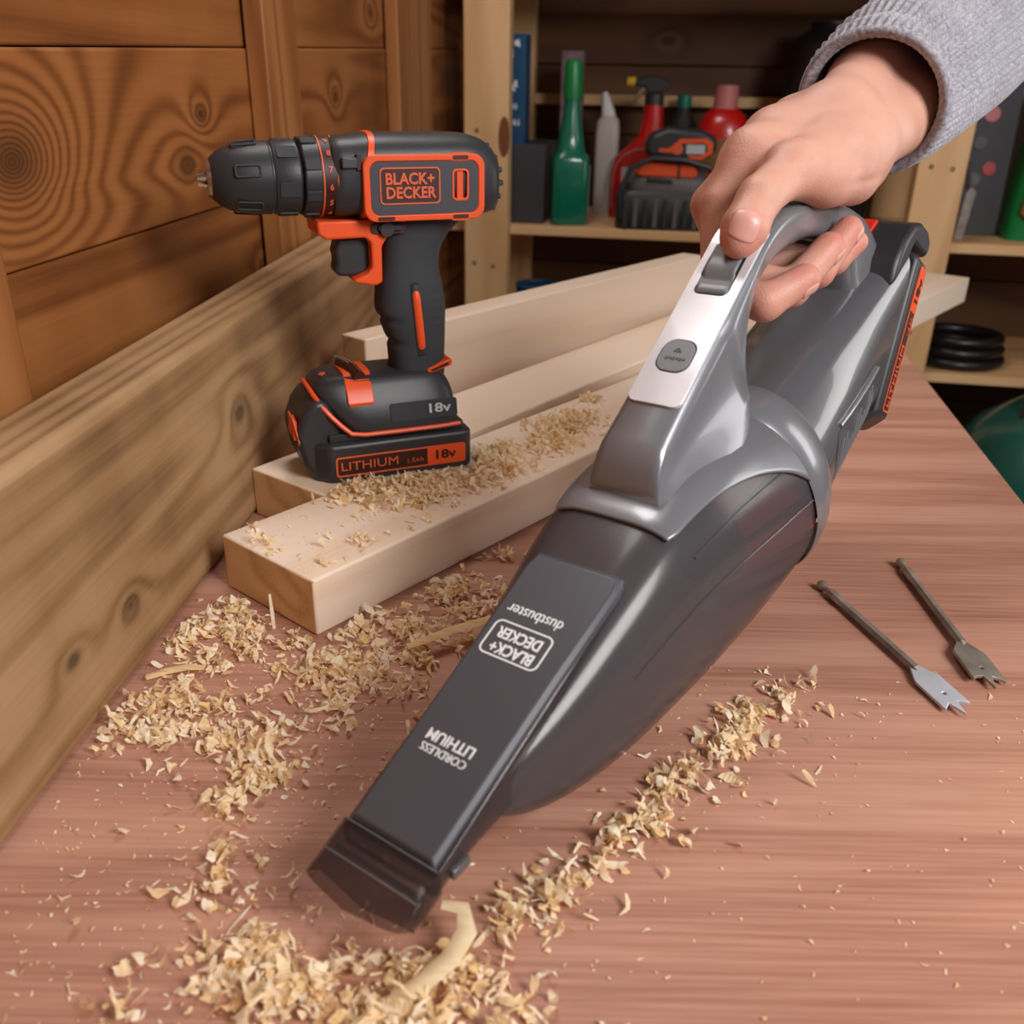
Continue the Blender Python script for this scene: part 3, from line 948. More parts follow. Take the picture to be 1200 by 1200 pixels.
# rear grip ribs
for z in (.2225, .2150, .2075, .1990, .1905, .1830):
    k = (z - .2) / .024
    prism('rear_rib', [(.0700, z - .0022), (.0836 - .009 * k * k, z - .0018), (.0836 - .009 * k * k, z + .0018), (.0700, z + .0022)], 'y', -.0225 + .008 * abs(k) ** 3, .0225 - .008 * abs(k) ** 3, M_black, drill, .0009)
for sy in (-1, 1):
    def SMx(x, z, y):
        return frame_m((x, sy * y, z), (-sy, 0, 0), (0, 0, 1))
    cx, cz = .0252, .1980
    sg = -sy

    def RR(w, h, r, cx_=0.0, cz_=0.0):
        return rrect(w, h, r, 6, cx_ * sg, cz_)
    fr = plate('orange_frame', RR(.0830, .0412, .0080), [RR(.0738, .0330, .0058)], .0050, M_orange, drill, SMx(cx, cz, .0257), .0008)
    pnl = plate('side_panel', RR(.0736, .0328, .0058), [RR(.0105, .0188, .0028, .0243, .0015)], .0048, M_dgrey, drill, SMx(cx, cz, .0255))
    plate('vent_surround', RR(.0116, .0200, .0030, .0243, .0015), [RR(.0092, .0174, .0020, .0243, .0015)], .0050, M_orange, pnl, SMx(cx, cz, .0257))
    plate('vent_back', RR(.0100, .0180, .0022, .0243, .0015), [], .0006, M_maroon, pnl, SMx(cx, cz, .0268))
    plate('vent_bar', RR(.0042, .0180, .0006, .0241, .0015), [], .0030, M_orange, pnl, SMx(cx, cz, .0268))
    plate('logo_frame', RR(.0410, .0228, .0030, -.0105, .0015), [RR(.0392, .0210, .0024, -.0105, .0015)], .0007, M_orange_ink, pnl, SMx(cx, cz, .0302))
    plate('logo_plate', RR(.0394, .0212, .0024, -.0105, .0015), [], .0004, M_maroon, pnl, SMx(cx, cz, .0302))
    text('BLACK+', .0098, M_orange_ink, frame_m((cx - .0107, sy * .0310, cz + .0056), (-sy, 0, 0), (0, 0, 1)), pnl, bold=.0003, width=.0330)
    text('DECKER', .0098, M_orange_ink, frame_m((cx - .0104, sy * .0310, cz - .0030), (-sy, 0, 0), (0, 0, 1)), pnl, bold=.0003, width=.0340)
    for x, z in ((.0495, .0186), (.0495, -.0186), (-.0020, -.0186)):
        plate('screw_slot', rrect(.0110 if x > 0 else .0115, .0024, .0011, 4), [], .0007, M_maroon, fr, SMx(x, cz + z, .0303))
        if x > 0:
            plate('slot_lip', rrect(.0140, .0056, .0024, 5), [], .0046, M_orange, fr, SMx(x, cz + z, .0257), .0006)
# switch housing notch and led window ahead of the band
box('side_latch', -.0290, -.0190, -.0290, -.0235, .2105, .2170, M_dgrey, drill, .0009)
box('side_latch_gap', -.0195, -.0165, -.0283, -.0235, .2090, .2190, M_maroon, drill, .0005)

# clutch and chuck, turned about the spindle
CZ = .2035
cl_ = lathe('clutch_ring', [(-.0515, .0205), (-.0515, .0236), (-.0505, .0243), (-.0405, .0246), (-.0320, .0250), (-.0300, .0252), (-.0290, .0240), (-.0290, .0200)], M_black, drill, 64, 'x', (0, CZ))
for x in (-.0400, -.0308):
    lathe('red_line', [(x - .0005, .0242), (x - .0005, .02535), (x + .0005, .02535), (x + .0005, .0242)], M_orange_ink, cl_, 64, 'x', (0, CZ), False)
lathe('number_band', [(-.0395, .0244), (-.0393, .02505), (-.0315, .0252), (-.0313, .0244)], M_maroon, cl_, 64, 'x', (0, CZ), False)
for ang, ch in ((62, '9'), (38, '8'), (14, '7'), (-10, '6'), (-34, '5'), (-58, '4')):
    a = R(ang); o_ = (-.0354, -.0254 * math.cos(a), CZ + .0254 * math.sin(a))
    text(ch, .0052, M_orange_ink, frame_m(o_, (1, 0, 0), (0, math.sin(a), math.cos(a))), cl_, name='number', bold=.0001)
for k in range(8):
    a = R(22 + 45 * k)
    M_ = frame_m((-.0512, -.0240 * math.cos(a), CZ + .0240 * math.sin(a)), (1, 0, 0), (0, math.sin(a), math.cos(a)))
    plate('grip_pad', [(0, -.0034), (.0100, -.0034), (.0100, .0034), (0, .0034)], [], .0014, M_rubber, cl_, M_, .0005)
ch_ = lathe('chuck_sleeve', [(-.1072, .0060), (-.1076, .0112), (-.1062, .0132), (-.1030, .0160), (-.0980, .0187), (-.0910, .0208), (-.0830, .0219), (-.0716, .0226), (-.0709, .0222), (-.0706, .0217),
                       (-.0699, .0217), (-.0696, .0222), (-.0688, .0227), (-.0560, .0231), (-.0540, .0231), (-.0533, .0226), (-.0529, .0205), (-.0510, .0200)], M_black, drill, 64, 'x', (0, CZ))
for k in range(6):
    a = R(16 + 60 * k)
    rr_ = .0214
    M_ = frame_m((-.0860, -rr_ * math.cos(a), CZ + rr_ * math.sin(a)), (1, 0, 0), (0, math.sin(a), math.cos(a))) @ Matrix.Rotation(-R(4), 4, 'Y')
    plate('sleeve_pad', rrect(.0165, .0078, .0018, 4), [rrect(.0138, .0056, .0012, 4)], .0012, M_rubber, ch_, M_, .0004)
    a = R(-14 + 60 * k)
    M_ = frame_m((-.0610, -.0222 * math.cos(a), CZ + .0222 * math.sin(a)), (1, 0, 0), (0, math.sin(a), math.cos(a)))
    plate('rear_pad', rrect(.0130, .0090, .0012, 3), [], .0013, M_rubber, ch_, M_, .0005)
nr = lathe('chuck_nose', [(-.1070, .0040), (-.1092, .0045), (-.1098, .0075), (-.1094, .0110), (-.1074, .0118), (-.1066, .0112)], M_chrome, ch_, 40, 'x', (0, CZ))
for k in range(3):
    a = R(30 + 120 * k)
    tube('chuck_jaw', [(-.1050, .0040 * math.cos(a), CZ + .0040 * math.sin(a)), (-.1150, .0024 * math.cos(a), CZ + .0024 * math.sin(a))], .0019, M_chrome, ch_, 6)


# ------------------------------------------------------------------ spade bits on the bench
def spade(label, tail, tip, bw, mat_blade, roll, blade_len, M_sh):
    a = math.atan2(tip[1] - tail[1], tip[0] - tail[0]); L = math.hypot(tip[0] - tail[0], tip[1] - tail[1])
    M = Matrix.Translation((tail[0], tail[1], 0.0036)) @ Matrix.Rotation(a, 4, 'Z') @ Matrix.Rotation(R(roll), 4, 'X')
    root = empty('spade_bit', label, 'drill bit', M)
    lathe('shank', [(.0145, .0008), (.0148, .0034), (.0270, .0034), (.0278, .0029), (L - blade_len + .002, .0029), (L - blade_len + .0045, .0010)], M_sh, root, 6, 'x')
    lathe('ball_end', [(.0, .0004), (.0008, .0022), (.0030, .0034), (.0052, .0034), (.0074, .0024), (.0088, .0018), (.0115, .0020), (.0148, .0030)], M_sh, root, 20, 'x')
    b0 = L - blade_len; w = bw / 2; e1 = L - .0095
    ol = [(b0, -.0026), (b0 + .011, -w * .97), (b0 + .013, -w), (e1 - .0006, -w), (e1 + .0028, -w + .0004), (e1 + .0002, -w + .0034), (e1 - .0010, -.0024), (L, 0), (e1 - .0010, .0024), (e1 + .0002, w - .0034),
          (e1 + .0028, w - .0004), (e1 - .0006, w), (b0 + .013, w), (b0 + .011, w * .97), (b0, .0026)]
    hole = [(e1 - .0085 + .0013 * math.cos(t), .0013 * math.sin(t)) for t in th_list(12)]
    plate('blade', ol, [hole], .0020, mat_blade, root, Matrix.Translation((0, 0, -.0010)), .0003)
    return root


spade('flat spade bit with its blade coloured brighter for facing the light, nearer of the two beside the vacuum', (0.2034, 0.5327), (0.2395, 0.3935), .0150, M_steel_b, 7, .044, M_steel)
spade('flat spade bit with its blade coloured darker for tilting from the light, nearer the bench edge', (0.2683, 0.5662), (0.2660, 0.4175), .0190, M_steel, -6, .046, M_steel)  # shade from the tilt is put into this blade's darker steel colour

# ------------------------------------------------------------------ hand and arm (one continuous surface), coordinates in the vacuum's frame
HP = {'thumb_tip': (0.0054, 0.2841, 0.1845), 'thumb_pad': (0.0059, 0.2881, 0.1890), 'thumb_ip': (0.0057, 0.3041, 0.2011), 'thumb_mcp': (0.0076, 0.3358, 0.2102), 'thumb_cmc': (0.018, 0.378, 0.2142),
      'thenar1': (0.0181, 0.3601, 0.2030), 'thenar2': (0.0224, 0.3876, 0.2003), 'heel': (0.0182, 0.4049, 0.2047), 'wristA': (0.0042, 0.4034, 0.2263), 'wristB': (0.019, 0.3983, 0.2156),
      'armA': (0.002, 0.4602, 0.244), 'armB': (0.0219, 0.4577, 0.2266), 'arm2A': (0.0011, 0.5507, 0.2635), 'arm2B': (0.019, 0.5533, 0.2455),
      'i_mcp': (-0.0167, 0.3465, 0.2124), 'i_pip': (-0.0245, 0.3264, 0.1931), 'i_un': (-.0120, .3040, .1545), 'i_dip': (.0120, .3050, .1500), 'i_tip': (0.0254, 0.323, 0.1596),
      'm_mcp': (-0.0179, 0.3746, 0.2198), 'm_pip': (-0.0368, 0.3407, 0.1904), 'm_un': (-.0140, .3290, .1560), 'm_dip': (.0140, .3350, .1510), 'm_tip': (0.0240, 0.3590, 0.1690),
      'r_mcp': (-0.0177, 0.4021, 0.2245), 'r_pip': (-0.0414, 0.3644, 0.1886), 'r_un': (-.0140, .3580, .1575), 'r_dip': (.0160, .3670, .1540), 'r_tip': (0.0240, 0.3870, 0.1735),
      'p_mcp': (-0.0163, 0.4276, 0.227), 'p_pip': (-0.04, 0.3887, 0.1891), 'p_un': (-.0120, .3850, .1590), 'p_dip': (.0160, .3920, .1550), 'p_tip': (0.0238, 0.4036, 0.1640)}
HP = {k: np.array(q) for k, q in HP.items()}


def capsule(P, a, b, ra, rb):
    a, b = (HP[q] if isinstance(q, str) else np.array(q) for q in (a, b))
    ab = b - a; t = np.clip(((P - a) @ ab) / (ab @ ab), 0, 1)
    d = P - a - t[:, None] * ab
    return np.sqrt((d * d).sum(1)) - (ra + (rb - ra) * t)


def smin(a, b, k):
    h = np.clip(0.5 + 0.5 * (b - a) / k, 0, 1)
    return b + (a - b) * h - k * h * (1 - h)


def groove(P, a, b, depth, w):
    a, b = np.array(a), np.array(b); ab = b - a; t = np.clip(((P - a) @ ab) / (ab @ ab), 0, 1)
    d = P - a - t[:, None] * ab
    return depth * np.exp(-(d * d).sum(1) / (w * w)) * (0.3 + 0.7 * np.sin(np.pi * np.clip(t, 0.02, 0.98)))


FING = [('i', .0148, .0118, .0100, .0094, .0080), ('m', .0150, .0120, .0100, .0095, .0083), ('r', .0146, .0114, .0096, .0090, .0079), ('p', .0135, .0100, .0085, .0078, .0066)]


def hand_sdf(P):
    def chain(seq, k):
        d = None
        for a, b, ra, rb in seq:
            c = capsule(P, a, b, ra, rb); d = c if d is None else smin(d, c, k)
        return d
    base = chain([('arm2A', 'armA', .0235, .0225), ('armA', 'wristA', .0225, .0205), ('arm2B', 'armB', .0225, .0215), ('armB', 'wristB', .0215, .0190),
                  ('wristA', 'i_mcp', .0200, .0150), ('wristA', 'm_mcp', .0200, .0155), ('wristA', 'r_mcp', .0200, .0150), ('wristA', 'p_mcp', .0190, .0135),
                  ('wristB', 'thumb_cmc', .0185, .0175), ('thumb_cmc', 'thumb_mcp', .0170, .0128), ('thumb_cmc', 'i_mcp', .0150, .0120), ('thumb_mcp', 'i_mcp', .0080, .0100),
                  ('i_mcp', 'm_mcp', .0145, .0150), ('m_mcp', 'r_mcp', .0150, .0145), ('thenar1', 'thenar2', .0125, .0140), ('thumb_mcp', 'thenar1', .0115, .0120), ('wristB', 'heel', .0180, .0140), ('heel', 'p_mcp', .0140, .0130)], .0085)
    d = base
    th = chain([('thumb_mcp', 'thumb_ip', .0122, .0108), ('thumb_ip', 'thumb_pad', .0108, .0112), ('thumb_pad', 'thumb_tip', .0112, .0092)], .003)
    d = smin(d, th, .0040)
    for f_, r0, r1, r2, r3, r4 in FING:
        prox = capsule(P, f_ + '_mcp', f_ + '_pip', r0, r1)
        rest = chain([(f_ + '_pip', f_ + '_un', r1, r2), (f_ + '_un', f_ + '_dip', r2, r3), (f_ + '_dip', f_ + '_tip', r3, r4)], .0035)
        d = smin(d, prox, .0110 if f_ == 'i' else .0070)
        d = smin(d, rest, .0006)
    # folds at the thumb web, knuckle wrinkles, tendons
    d = d + groove(P, (-0.0117, 0.3091, 0.2080), (-0.0025, 0.3020, 0.2040), .0022, .0026)
    d = d + groove(P, (0.0001, 0.3155, 0.2095), (-0.0030, 0.3370, 0.2200), .0016, .0030)
    ip = HP['thumb_ip']; ax_ = HP['thumb_mcp'] - HP['thumb_ip']; ax_ /= np.linalg.norm(ax_)
    tocam = np.array([.5546, -.6998, .4502]); side = np.cross(ax_, tocam); side /= np.linalg.norm(side); up_ = np.cross(side, ax_)
    up_ *= np.sign(up_ @ tocam)
    for k in (-.0042, -.0015, .0015, .0045):
        c_ = ip + ax_ * (k + .001) + up_ * .0108
        d = d + groove(P, c_ - side * .0075 - up_ * .002, c_ + side * .0075 - up_ * .002, .00055, .0011)
    tn = HP['thumb_cmc'] + (0, .002, .017)
    d = d - groove(P, HP['wristA'] + np.array([.013, .012, .017]), HP['thumb_mcp'] + np.array([-.002, .006, .0125]), .0012, .0045)
    d = d + groove(P, HP['thenar1'] + np.array([.0125, -.004, -.001]), HP['thenar2'] + np.array([.0135, .006, .002]), .0010, .0030)
    d = d + groove(P, HP['wristB'] + np.array([.016, -.012, .004]), HP['heel'] + np.array([.013, .002, -.004]), .0012, .0030)
    return d


def polygonise(fn, lo, hi, h):
    nx, ny, nz = [int(math.ceil((b - a) / h)) + 1 for a, b in zip(lo, hi)]
    X, Y, Z = np.meshgrid(lo[0] + h * np.arange(nx), lo[1] + h * np.arange(ny), lo[2] + h * np.arange(nz), indexing='ij')
    P = np.stack([X.ravel(), Y.ravel(), Z.ravel()], 1)
    val = np.concatenate([fn(P[i:i + 300000]) for i in range(0, len(P), 300000)])
    val[val == 0] = 1e-9
    idx = np.arange(nx * ny * nz).reshape(nx, ny, nz)
    c = [idx[i:nx - 1 + i, j:ny - 1 + j, k:nz - 1 + k].ravel() for i in (0, 1) for j in (0, 1) for k in (0, 1)]
    C = np.stack(c, 1); sg = val[C] < 0
    act = sg.any(1) & ~sg.all(1); C = C[act]
    tris = []
    for t in ((0, 1, 3, 7), (0, 3, 2, 7), (0, 2, 6, 7), (0, 6, 4, 7), (0, 4, 5, 7), (0, 5, 1, 7)):
        T = C[:, t]; s_ = val[T] < 0; cnt = s_.sum(1)
        for m in (1, 3):
            q = cnt == m
            if not q.any():
                continue
            Tq, sq = T[q], s_[q]
            lone = np.argmax(sq if m == 1 else ~sq, 1)
            oth = np.array([[1, 2, 3], [0, 2, 3], [0, 1, 3], [0, 1, 2]])[lone]
            a = Tq[np.arange(len(Tq)), lone]
            b = np.take_along_axis(Tq, oth, 1)
            tris.append(np.stack([np.stack([a, b[:, i]], 1) for i in range(3)], 1))
        q = cnt == 2
        if q.any():
            Tq, sq = T[q], s_[q]
            o_ = np.argsort(~sq, 1, kind='stable'); S = np.take_along_axis(Tq, o_, 1)
            i0, i1, o0, o1 = S.T
            e = [np.stack(p_, 1) for p_ in ((i0, o0), (i0, o1), (i1, o1), (i1, o0))]
            tris.append(np.stack([e[0], e[1], e[2]], 1)); tris.append(np.stack([e[0], e[2], e[3]], 1))
    E_ = np.sort(np.concatenate(tris).reshape(-1, 2), 1)
    key = E_[:, 0].astype(np.int64) * len(P) + E_[:, 1]
    uq, inv = np.unique(key, return_inverse=True)
    a, b = uq // len(P), uq % len(P)
    t = val[a] / (val[a] - val[b]); t = np.clip(t, .02, .98)
    V = P[a] + (P[b] - P[a]) * t[:, None]
    F = inv.reshape(-1, 3)
    ok = (F[:, 0] != F[:, 1]) & (F[:, 1] != F[:, 2]) & (F[:, 0] != F[:, 2])
    return V, F[ok]


HV, HF = polygonise(hand_sdf, (-.064, .262, .132), (.056, .560, .292), .0014)
# orient outwards with the field's gradient
g_ = np.stack([hand_sdf(HV + np.eye(3)[i] * .0006) - hand_sdf(HV - np.eye(3)[i] * .0006) for i in range(3)], 1)
fnrm = np.cross(HV[HF[:, 1]] - HV[HF[:, 0]], HV[HF[:, 2]] - HV[HF[:, 0]])
flip = (fnrm * g_[HF[:, 0]]).sum(1) < 0
HF[flip] = HF[flip][:, ::-1]
hme = bpy.data.meshes.new('mesh')
hme.vertices.add(len(HV)); hme.vertices.foreach_set('co', HV.astype(np.float32).ravel())
hme.loops.add(len(HF) * 3); hme.loops.foreach_set('vertex_index', HF.astype(np.int32).ravel())
hme.polygons.add(len(HF)); hme.polygons.foreach_set('loop_start', np.arange(0, len(HF) * 3, 3, dtype=np.int32))
hme.update(calc_edges=True); hme.validate()
# skin flush: fingertips, knuckles and the ball of the thumb are pinker
tips = [(HP['thumb_tip'], .013, 1.0), (HP['thumb_ip'], .012, .45)] + [(HP[k + '_tip'], .015, 1.0) for k in 'imrp'] + [(HP[k + '_dip'], .014, .8) for k in 'imrp'] + \
       [(HP[k + '_pip'], .014, .4) for k in 'imrp'] + [(HP['thenar1'], .016, .35), (HP['thumb_mcp'], .02, .3)]
fl = np.zeros(len(HV))
for c_, r_, w_ in tips:
    fl = np.maximum(fl, w_ * np.exp(-((HV - c_) ** 2).sum(1) / (r_ * r_)))
at = hme.attributes.new('flush', 'FLOAT', 'POINT'); at.data.foreach_set('value', fl.astype(np.float32))

M_skin, nt, b = new_mat('skin')
an = nd(nt, 'ShaderNodeAttribute', attribute_name='flush').outputs['Fac']
tc = nd(nt, 'ShaderNodeTexCoord').outputs['Object']
nz_ = nd(nt, 'ShaderNodeTexNoise', {'Vector': tc, 'Scale': 70.0, 'Detail': 4.0}).outputs[0]
fc_ = mth(nt, 'ADD', mth(nt, 'MULTIPLY', an, 0.62), mth(nt, 'MULTIPLY', mth(nt, 'SUBTRACT', nz_, 0.5), 0.7))
nt.links.new(ramp(nt, fc_, [(0.0, s2l((206, 156, 137))), (0.4, s2l((202, 138, 120))), (1.0, s2l((192, 100, 86)))]), b.inputs['Base Color'])
b.inputs['Roughness'].default_value = 0.48; b.inputs['Specular IOR Level'].default_value = 0.35
b.inputs['Subsurface Weight'].default_value = 0.12; b.inputs['Subsurface Radius'].default_value = (0.006, 0.0025, 0.0015); b.inputs['Subsurface Scale'].default_value = 1.0
vor = nd(nt, 'ShaderNodeTexVoronoi', {'Vector': tc, 'Scale': 900.0}).outputs[0]
n3 = nd(nt, 'ShaderNodeTexNoise', {'Vector': tc, 'Scale': 260.0, 'Detail': 3.0}).outputs[0]
bp = nd(nt, 'ShaderNodeBump', {'Height': mth(nt, 'MULTIPLY_ADD', n3, 1.2, vor), 'Strength': 0.22, 'Distance': 0.0006})
nt.links.new(bp.outputs[0], b.inputs['Normal'])
M_nail = plastic('fingernail', (214, 158, 146), 0.32, 0.45)

person = empty('person', "person's right hand and ribbed grey sleeve gripping the vacuum handle from above", 'person', VM @ Matrix.Translation((0, .40, .22)))
POFF = Matrix.Translation((0, -.40, -.22))
hand = link_mesh('hand', hme, M_skin, person, True); hand.matrix_local = POFF
sm_ = hand.modifiers.new('smooth', 'SMOOTH'); sm_.iterations = 4; sm_.factor = 0.5


def nail(cen, nrm, up, w, h, lift=.0004):
    cen, nrm, up = (np.array(q, float) for q in (cen, nrm, up))
    nrm /= np.linalg.norm(nrm); up = up - nrm * (up @ nrm); up /= np.linalg.norm(up); sd_ = np.cross(up, nrm)
    pts = []; N = 12
    for i in range(N + 1):
        for j in range(N + 1):
            u_, v_ = 2 * i / N - 1, 2 * j / N - 1
            x = u_ * math.sqrt(1 - v_ * v_ / 2); y = v_ * math.sqrt(1 - u_ * u_ / 2)
            x = x * (1 - .25 * abs(x) ** 3) * 1.12; y *= 1
            pts.append(cen + sd_ * (x * w / 2) + up * (y * h / 2) + nrm * .02)
    P = np.array(pts)
    for _ in range(40):
        d = hand_sdf(P); P = P - nrm[None] * np.clip(d, -.002, .004)[:, None] * .8
    edge = np.array([max(abs(2 * i / N - 1), abs(2 * j / N - 1)) for i in range(N + 1) for j in range(N + 1)])
    P = P + nrm[None] * (lift * (1 - edge ** 4) * 1.2 + .00005)[:, None]
    F = [(i * (N + 1) + j, i * (N + 1) + j + 1, (i + 1) * (N + 1) + j + 1, (i + 1) * (N + 1) + j) for i in range(N) for j in range(N)]
    o = obj('fingernail', P, F, M_nail, hand, True, 0)
    md = o.modifiers.new('wall', 'SOLIDIFY'); md.thickness = .0006; md.offset = -1
    return o


tdir = HP['thumb_ip'] - HP['thumb_tip']
nail(HP['thumb_pad'] * .45 + HP['thumb_tip'] * .55 + np.array([.0008, 0, 0]), np.array([.36, -.70, .62]), tdir, .0172, .0150, .0002)
for k, nv in (('i', (.72, -.25, -.62)), ('m', (.86, .1, -.45)), ('r', (.90, .15, -.2))):
    fd = HP[k + '_tip'] - HP[k + '_dip']
    nail(HP[k + '_tip'] - fd * .05, nv, fd, .0095, .0110)

# sleeve
M_knit, nt, b = new_mat('grey_rib_knit')
tc = nd(nt, 'ShaderNodeTexCoord').outputs['Object']
kn = nd(nt, 'ShaderNodeTexNoise', {'Vector': tc, 'Scale': 420.0, 'Detail': 3.0}).outputs[0]
kn2 = nd(nt, 'ShaderNodeTexNoise', {'Vector': tc, 'Scale': 40.0, 'Detail': 2.0}).outputs[0]
nt.links.new(ramp(nt, mth(nt, 'MULTIPLY_ADD', kn2, 0.25, kn), [(0.35, s2l((114, 110, 118))), (0.8, s2l((172, 169, 177)))]), b.inputs['Base Color'])
b.inputs['Roughness'].default_value = 0.95; b.inputs['Specular IOR Level'].default_value = 0.1
b.inputs['Sheen Weight'].default_value = 0.25
nt.links.new(nd(nt, 'ShaderNodeBump', {'Height': kn, 'Strength': 0.6, 'Distance': 0.0012}).outputs[0], b.inputs['Normal'])
SP = [Vector((0.0105, 0.4440, 0.2345)), Vector((0.0110, 0.50, 0.2460)), Vector((0.0075, 0.62, 0.2660)), Vector((0.012, 0.80, 0.305)), Vector((0.012, 1.02, 0.355))]


def spath(t):
    x = t * (len(SP) - 1); i = min(int(x), len(SP) - 2); f_ = x - i
    p0, p1, p2, p3 = SP[max(i - 1, 0)], SP[i], SP[i + 1], SP[min(i + 2, len(SP) - 1)]
    return 0.5 * ((2 * p1) + (p2 - p0) * f_ + (2 * p0 - 5 * p1 + 4 * p2 - p3) * f_ ** 2 + (3 * p1 - p0 - 3 * p2 + p3) * f_ ** 3)


rings = []
NA = 288
rows = [(.20 - .20 * k / 10, -.0045, False) for k in range(11)] + [(-.004, -.0035, False), (-.008, -.0012, False), (-.009, .0008, False), (-.007, .0022, False), (-.003, .0030, True)] + \
       [(k / 90, .0024, True) for k in range(91)]
for tt, g, rib in rows:
    p_ = spath(max(tt, 0)); d_ = (spath(min(max(tt, 0) + .01, 1)) - spath(max(min(max(tt, 0), 1) - .01, 0))).normalized()
    if tt < 0:
        p_ = p_ + d_ * (tt * .55)
    ux = d_.cross(Vector((0, 0, 1))).normalized(); uz = ux.cross(d_)
    base_r = .0405 + .010 * min(1, max(0, tt) * 2.2) + .008 * max(0, tt - .3)
    r = []
    for k in range(NA):
        a = 2 * PI * k / NA
        rr = base_r + g
        if tt >= 0:
            rr += .0011 * math.cos(a * 56) * (1 if g > 0 else .2)
            rr += .0030 * math.sin(tt * 46 + 1.6 * math.sin(a * 2 + 1.0)) * max(0, math.cos(a - 2.2)) * min(1, tt * 8) * (1 if g > 0 else 0) * math.exp(-tt * 3.0)
        r.append(p_ + ux * (rr * 1.02 * math.cos(a)) + uz * (rr * .96 * math.sin(a)))
    rings.append(r)
slv = loft('sleeve', rings, M_knit, person, False, False, True, 0, 0)
slv.matrix_local = POFF

# ------------------------------------------------------------------ things on the shelves (shelf frame: X right, Y to the back, shelf top at SZ)
SZ = 0.0432


def sthing(name, label, cat, x, y, z=SZ, rot=0.0, group=None):
    return empty(name, label, cat, SM @ Matrix.Translation((x, y, z)) @ Matrix.Rotation(R(rot), 4, 'Z'), group)


M_bin = plastic('dark_grey_bin', (58, 55, 60), 0.55)
M_blue = plastic('blue_card', (24, 74, 112), 0.5, noise=0.1)
M_mauve = plastic('printed_card', (128, 104, 108), 0.6, noise=0.35)
M_pale = plastic('pale_plastic', (196, 184, 178), 0.45)
M_green = plastic('green_bottle_plastic', (6, 108, 84), 0.22, coat=0.4)
M_greencap = plastic('green_cap', (10, 120, 58), 0.35)
M_redb = plastic('red_bottle_plastic', (190, 18, 14), 0.28, coat=0.3)
M_yellow = plastic('yellow_cap', (226, 178, 30), 0.4)
M_pink = plastic('pink_cap', (190, 110, 108), 0.5)
M_teal = plastic('teal_cap', (26, 128, 104), 0.4)
M_bag = plastic('black_sack', (22, 20, 22), 0.35, bump=0.6, bscale=60)
M_brown = plastic('brown_print', (126, 84, 32), 0.6, noise=0.35)
M_toolgrey = plastic('tool_grey', (92, 86, 86), 0.45)

t = sthing('storage_bin', 'dark grey open bin holding tall cartons beside the left upright', 'bin', -.7690, .135)
for nm, a in (('front_wall', (-.046, .044, -.080, -.077)), ('rear_wall', (-.046, .044, .077, .080)), ('side_wall', (-.046, -.043, -.077, .077)), ('side_wall', (.041, .044, -.077, .077))):
    box(nm, *a, .0, .147, M_bin, t, .001)
box('base', -.046, .044, -.080, .080, .0, .004, M_bin, t, .001)
t = sthing('carton', 'tall blue carton with white lettering standing in the bin', 'carton', -.7980, .1150, SZ + .0045)
box('sleeve', -.012, .025, -.022, .040, 0, .334, M_blue, t, .0008)
rnd = random.Random(3)
for z, ws in ((.315, (.004, .012)), (.297, (.006,)), (.245, (.004, .008)), (.238, (.010,)), (.205, (.003, .003, .003)), (.176, (.004, .006, .004))):
    x0 = -.004
    for w_ in ws:
        v = [(x0, -.0224, z), (x0 + w_, -.0224, z - .004), (x0 + w_ * .8, -.0224, z + .010), (x0 + w_ * .1, -.0224, z + .007)]
        obj('print_mark', v, [(0, 1, 2, 3)], M_white_ink, t); x0 += w_ + .0025
t = sthing('carton', 'tall mauve printed carton standing behind the green bottle', 'carton', -.7020, .270, SZ)
box('sleeve', -.022, .022, -.020, .025, 0, .315, M_mauve, t, .0008)
for z, h, m_ in ((.255, .030, M_pale), (.205, .030, M_black), (.155, .040, M_grey_ink), (.10, .035, M_pale)):
    box('print_panel', -.014, .012, -.0206, -.0195, z, z + h, m_, t)


def rsec(z, w, d, e=4, n=32, cx=0, cy=0):
    return [(cx + w / 2 * sgp(math.cos(q), 2 / e), cy + d / 2 * sgp(math.sin(q), 2 / e), z) for q in th_list(n)]


t = sthing('bottle', 'tall green bottle with a bright green cap and square shoulders', 'bottle', -.6780, .075, SZ, 14)
loft('body', [rsec(z, w, d, e) for z, w, d, e in ((0, .066, .056, 4), (.004, .072, .060, 5), (.118, .072, .060, 5), (.128, .068, .056, 4), (.134, .055, .048, 3), (.165, .046, .042, 2.3), (.205, .034, .034, 2), (.222, .030, .030, 2), (.235, .030, .030, 2))],
     M_green, t)
lathe('cap', [(.228, .002), (.228, .0175), (.245, .0180), (.288, .0165), (.294, .0145), (.296, .002)], M_greencap, t, 24)
box('label_strip', .0362, .0368, -.022, .022, .02, .112, M_pale, t)
t = sthing('bottle', 'pale squeeze bottle with a flip lid behind the green bottle', 'bottle', -.6220, .255, SZ, 0)
loft('body', [rsec(z, w, d, e) for z, w, d, e in ((0, .048, .036, 4), (.16, .050, .038, 4), (.185, .046, .034, 3), (.195, .030, .026, 2.3))], M_pale, t)
loft('cap', [rsec(z, w, d, e, 24, cx) for z, w, d, e, cx in ((.193, .030, .026, 2.5, 0), (.205, .028, .024, 2.5, -.002), (.235, .014, .014, 2, -.009), (.240, .010, .010, 2, -.010))], M_white_ink, t)

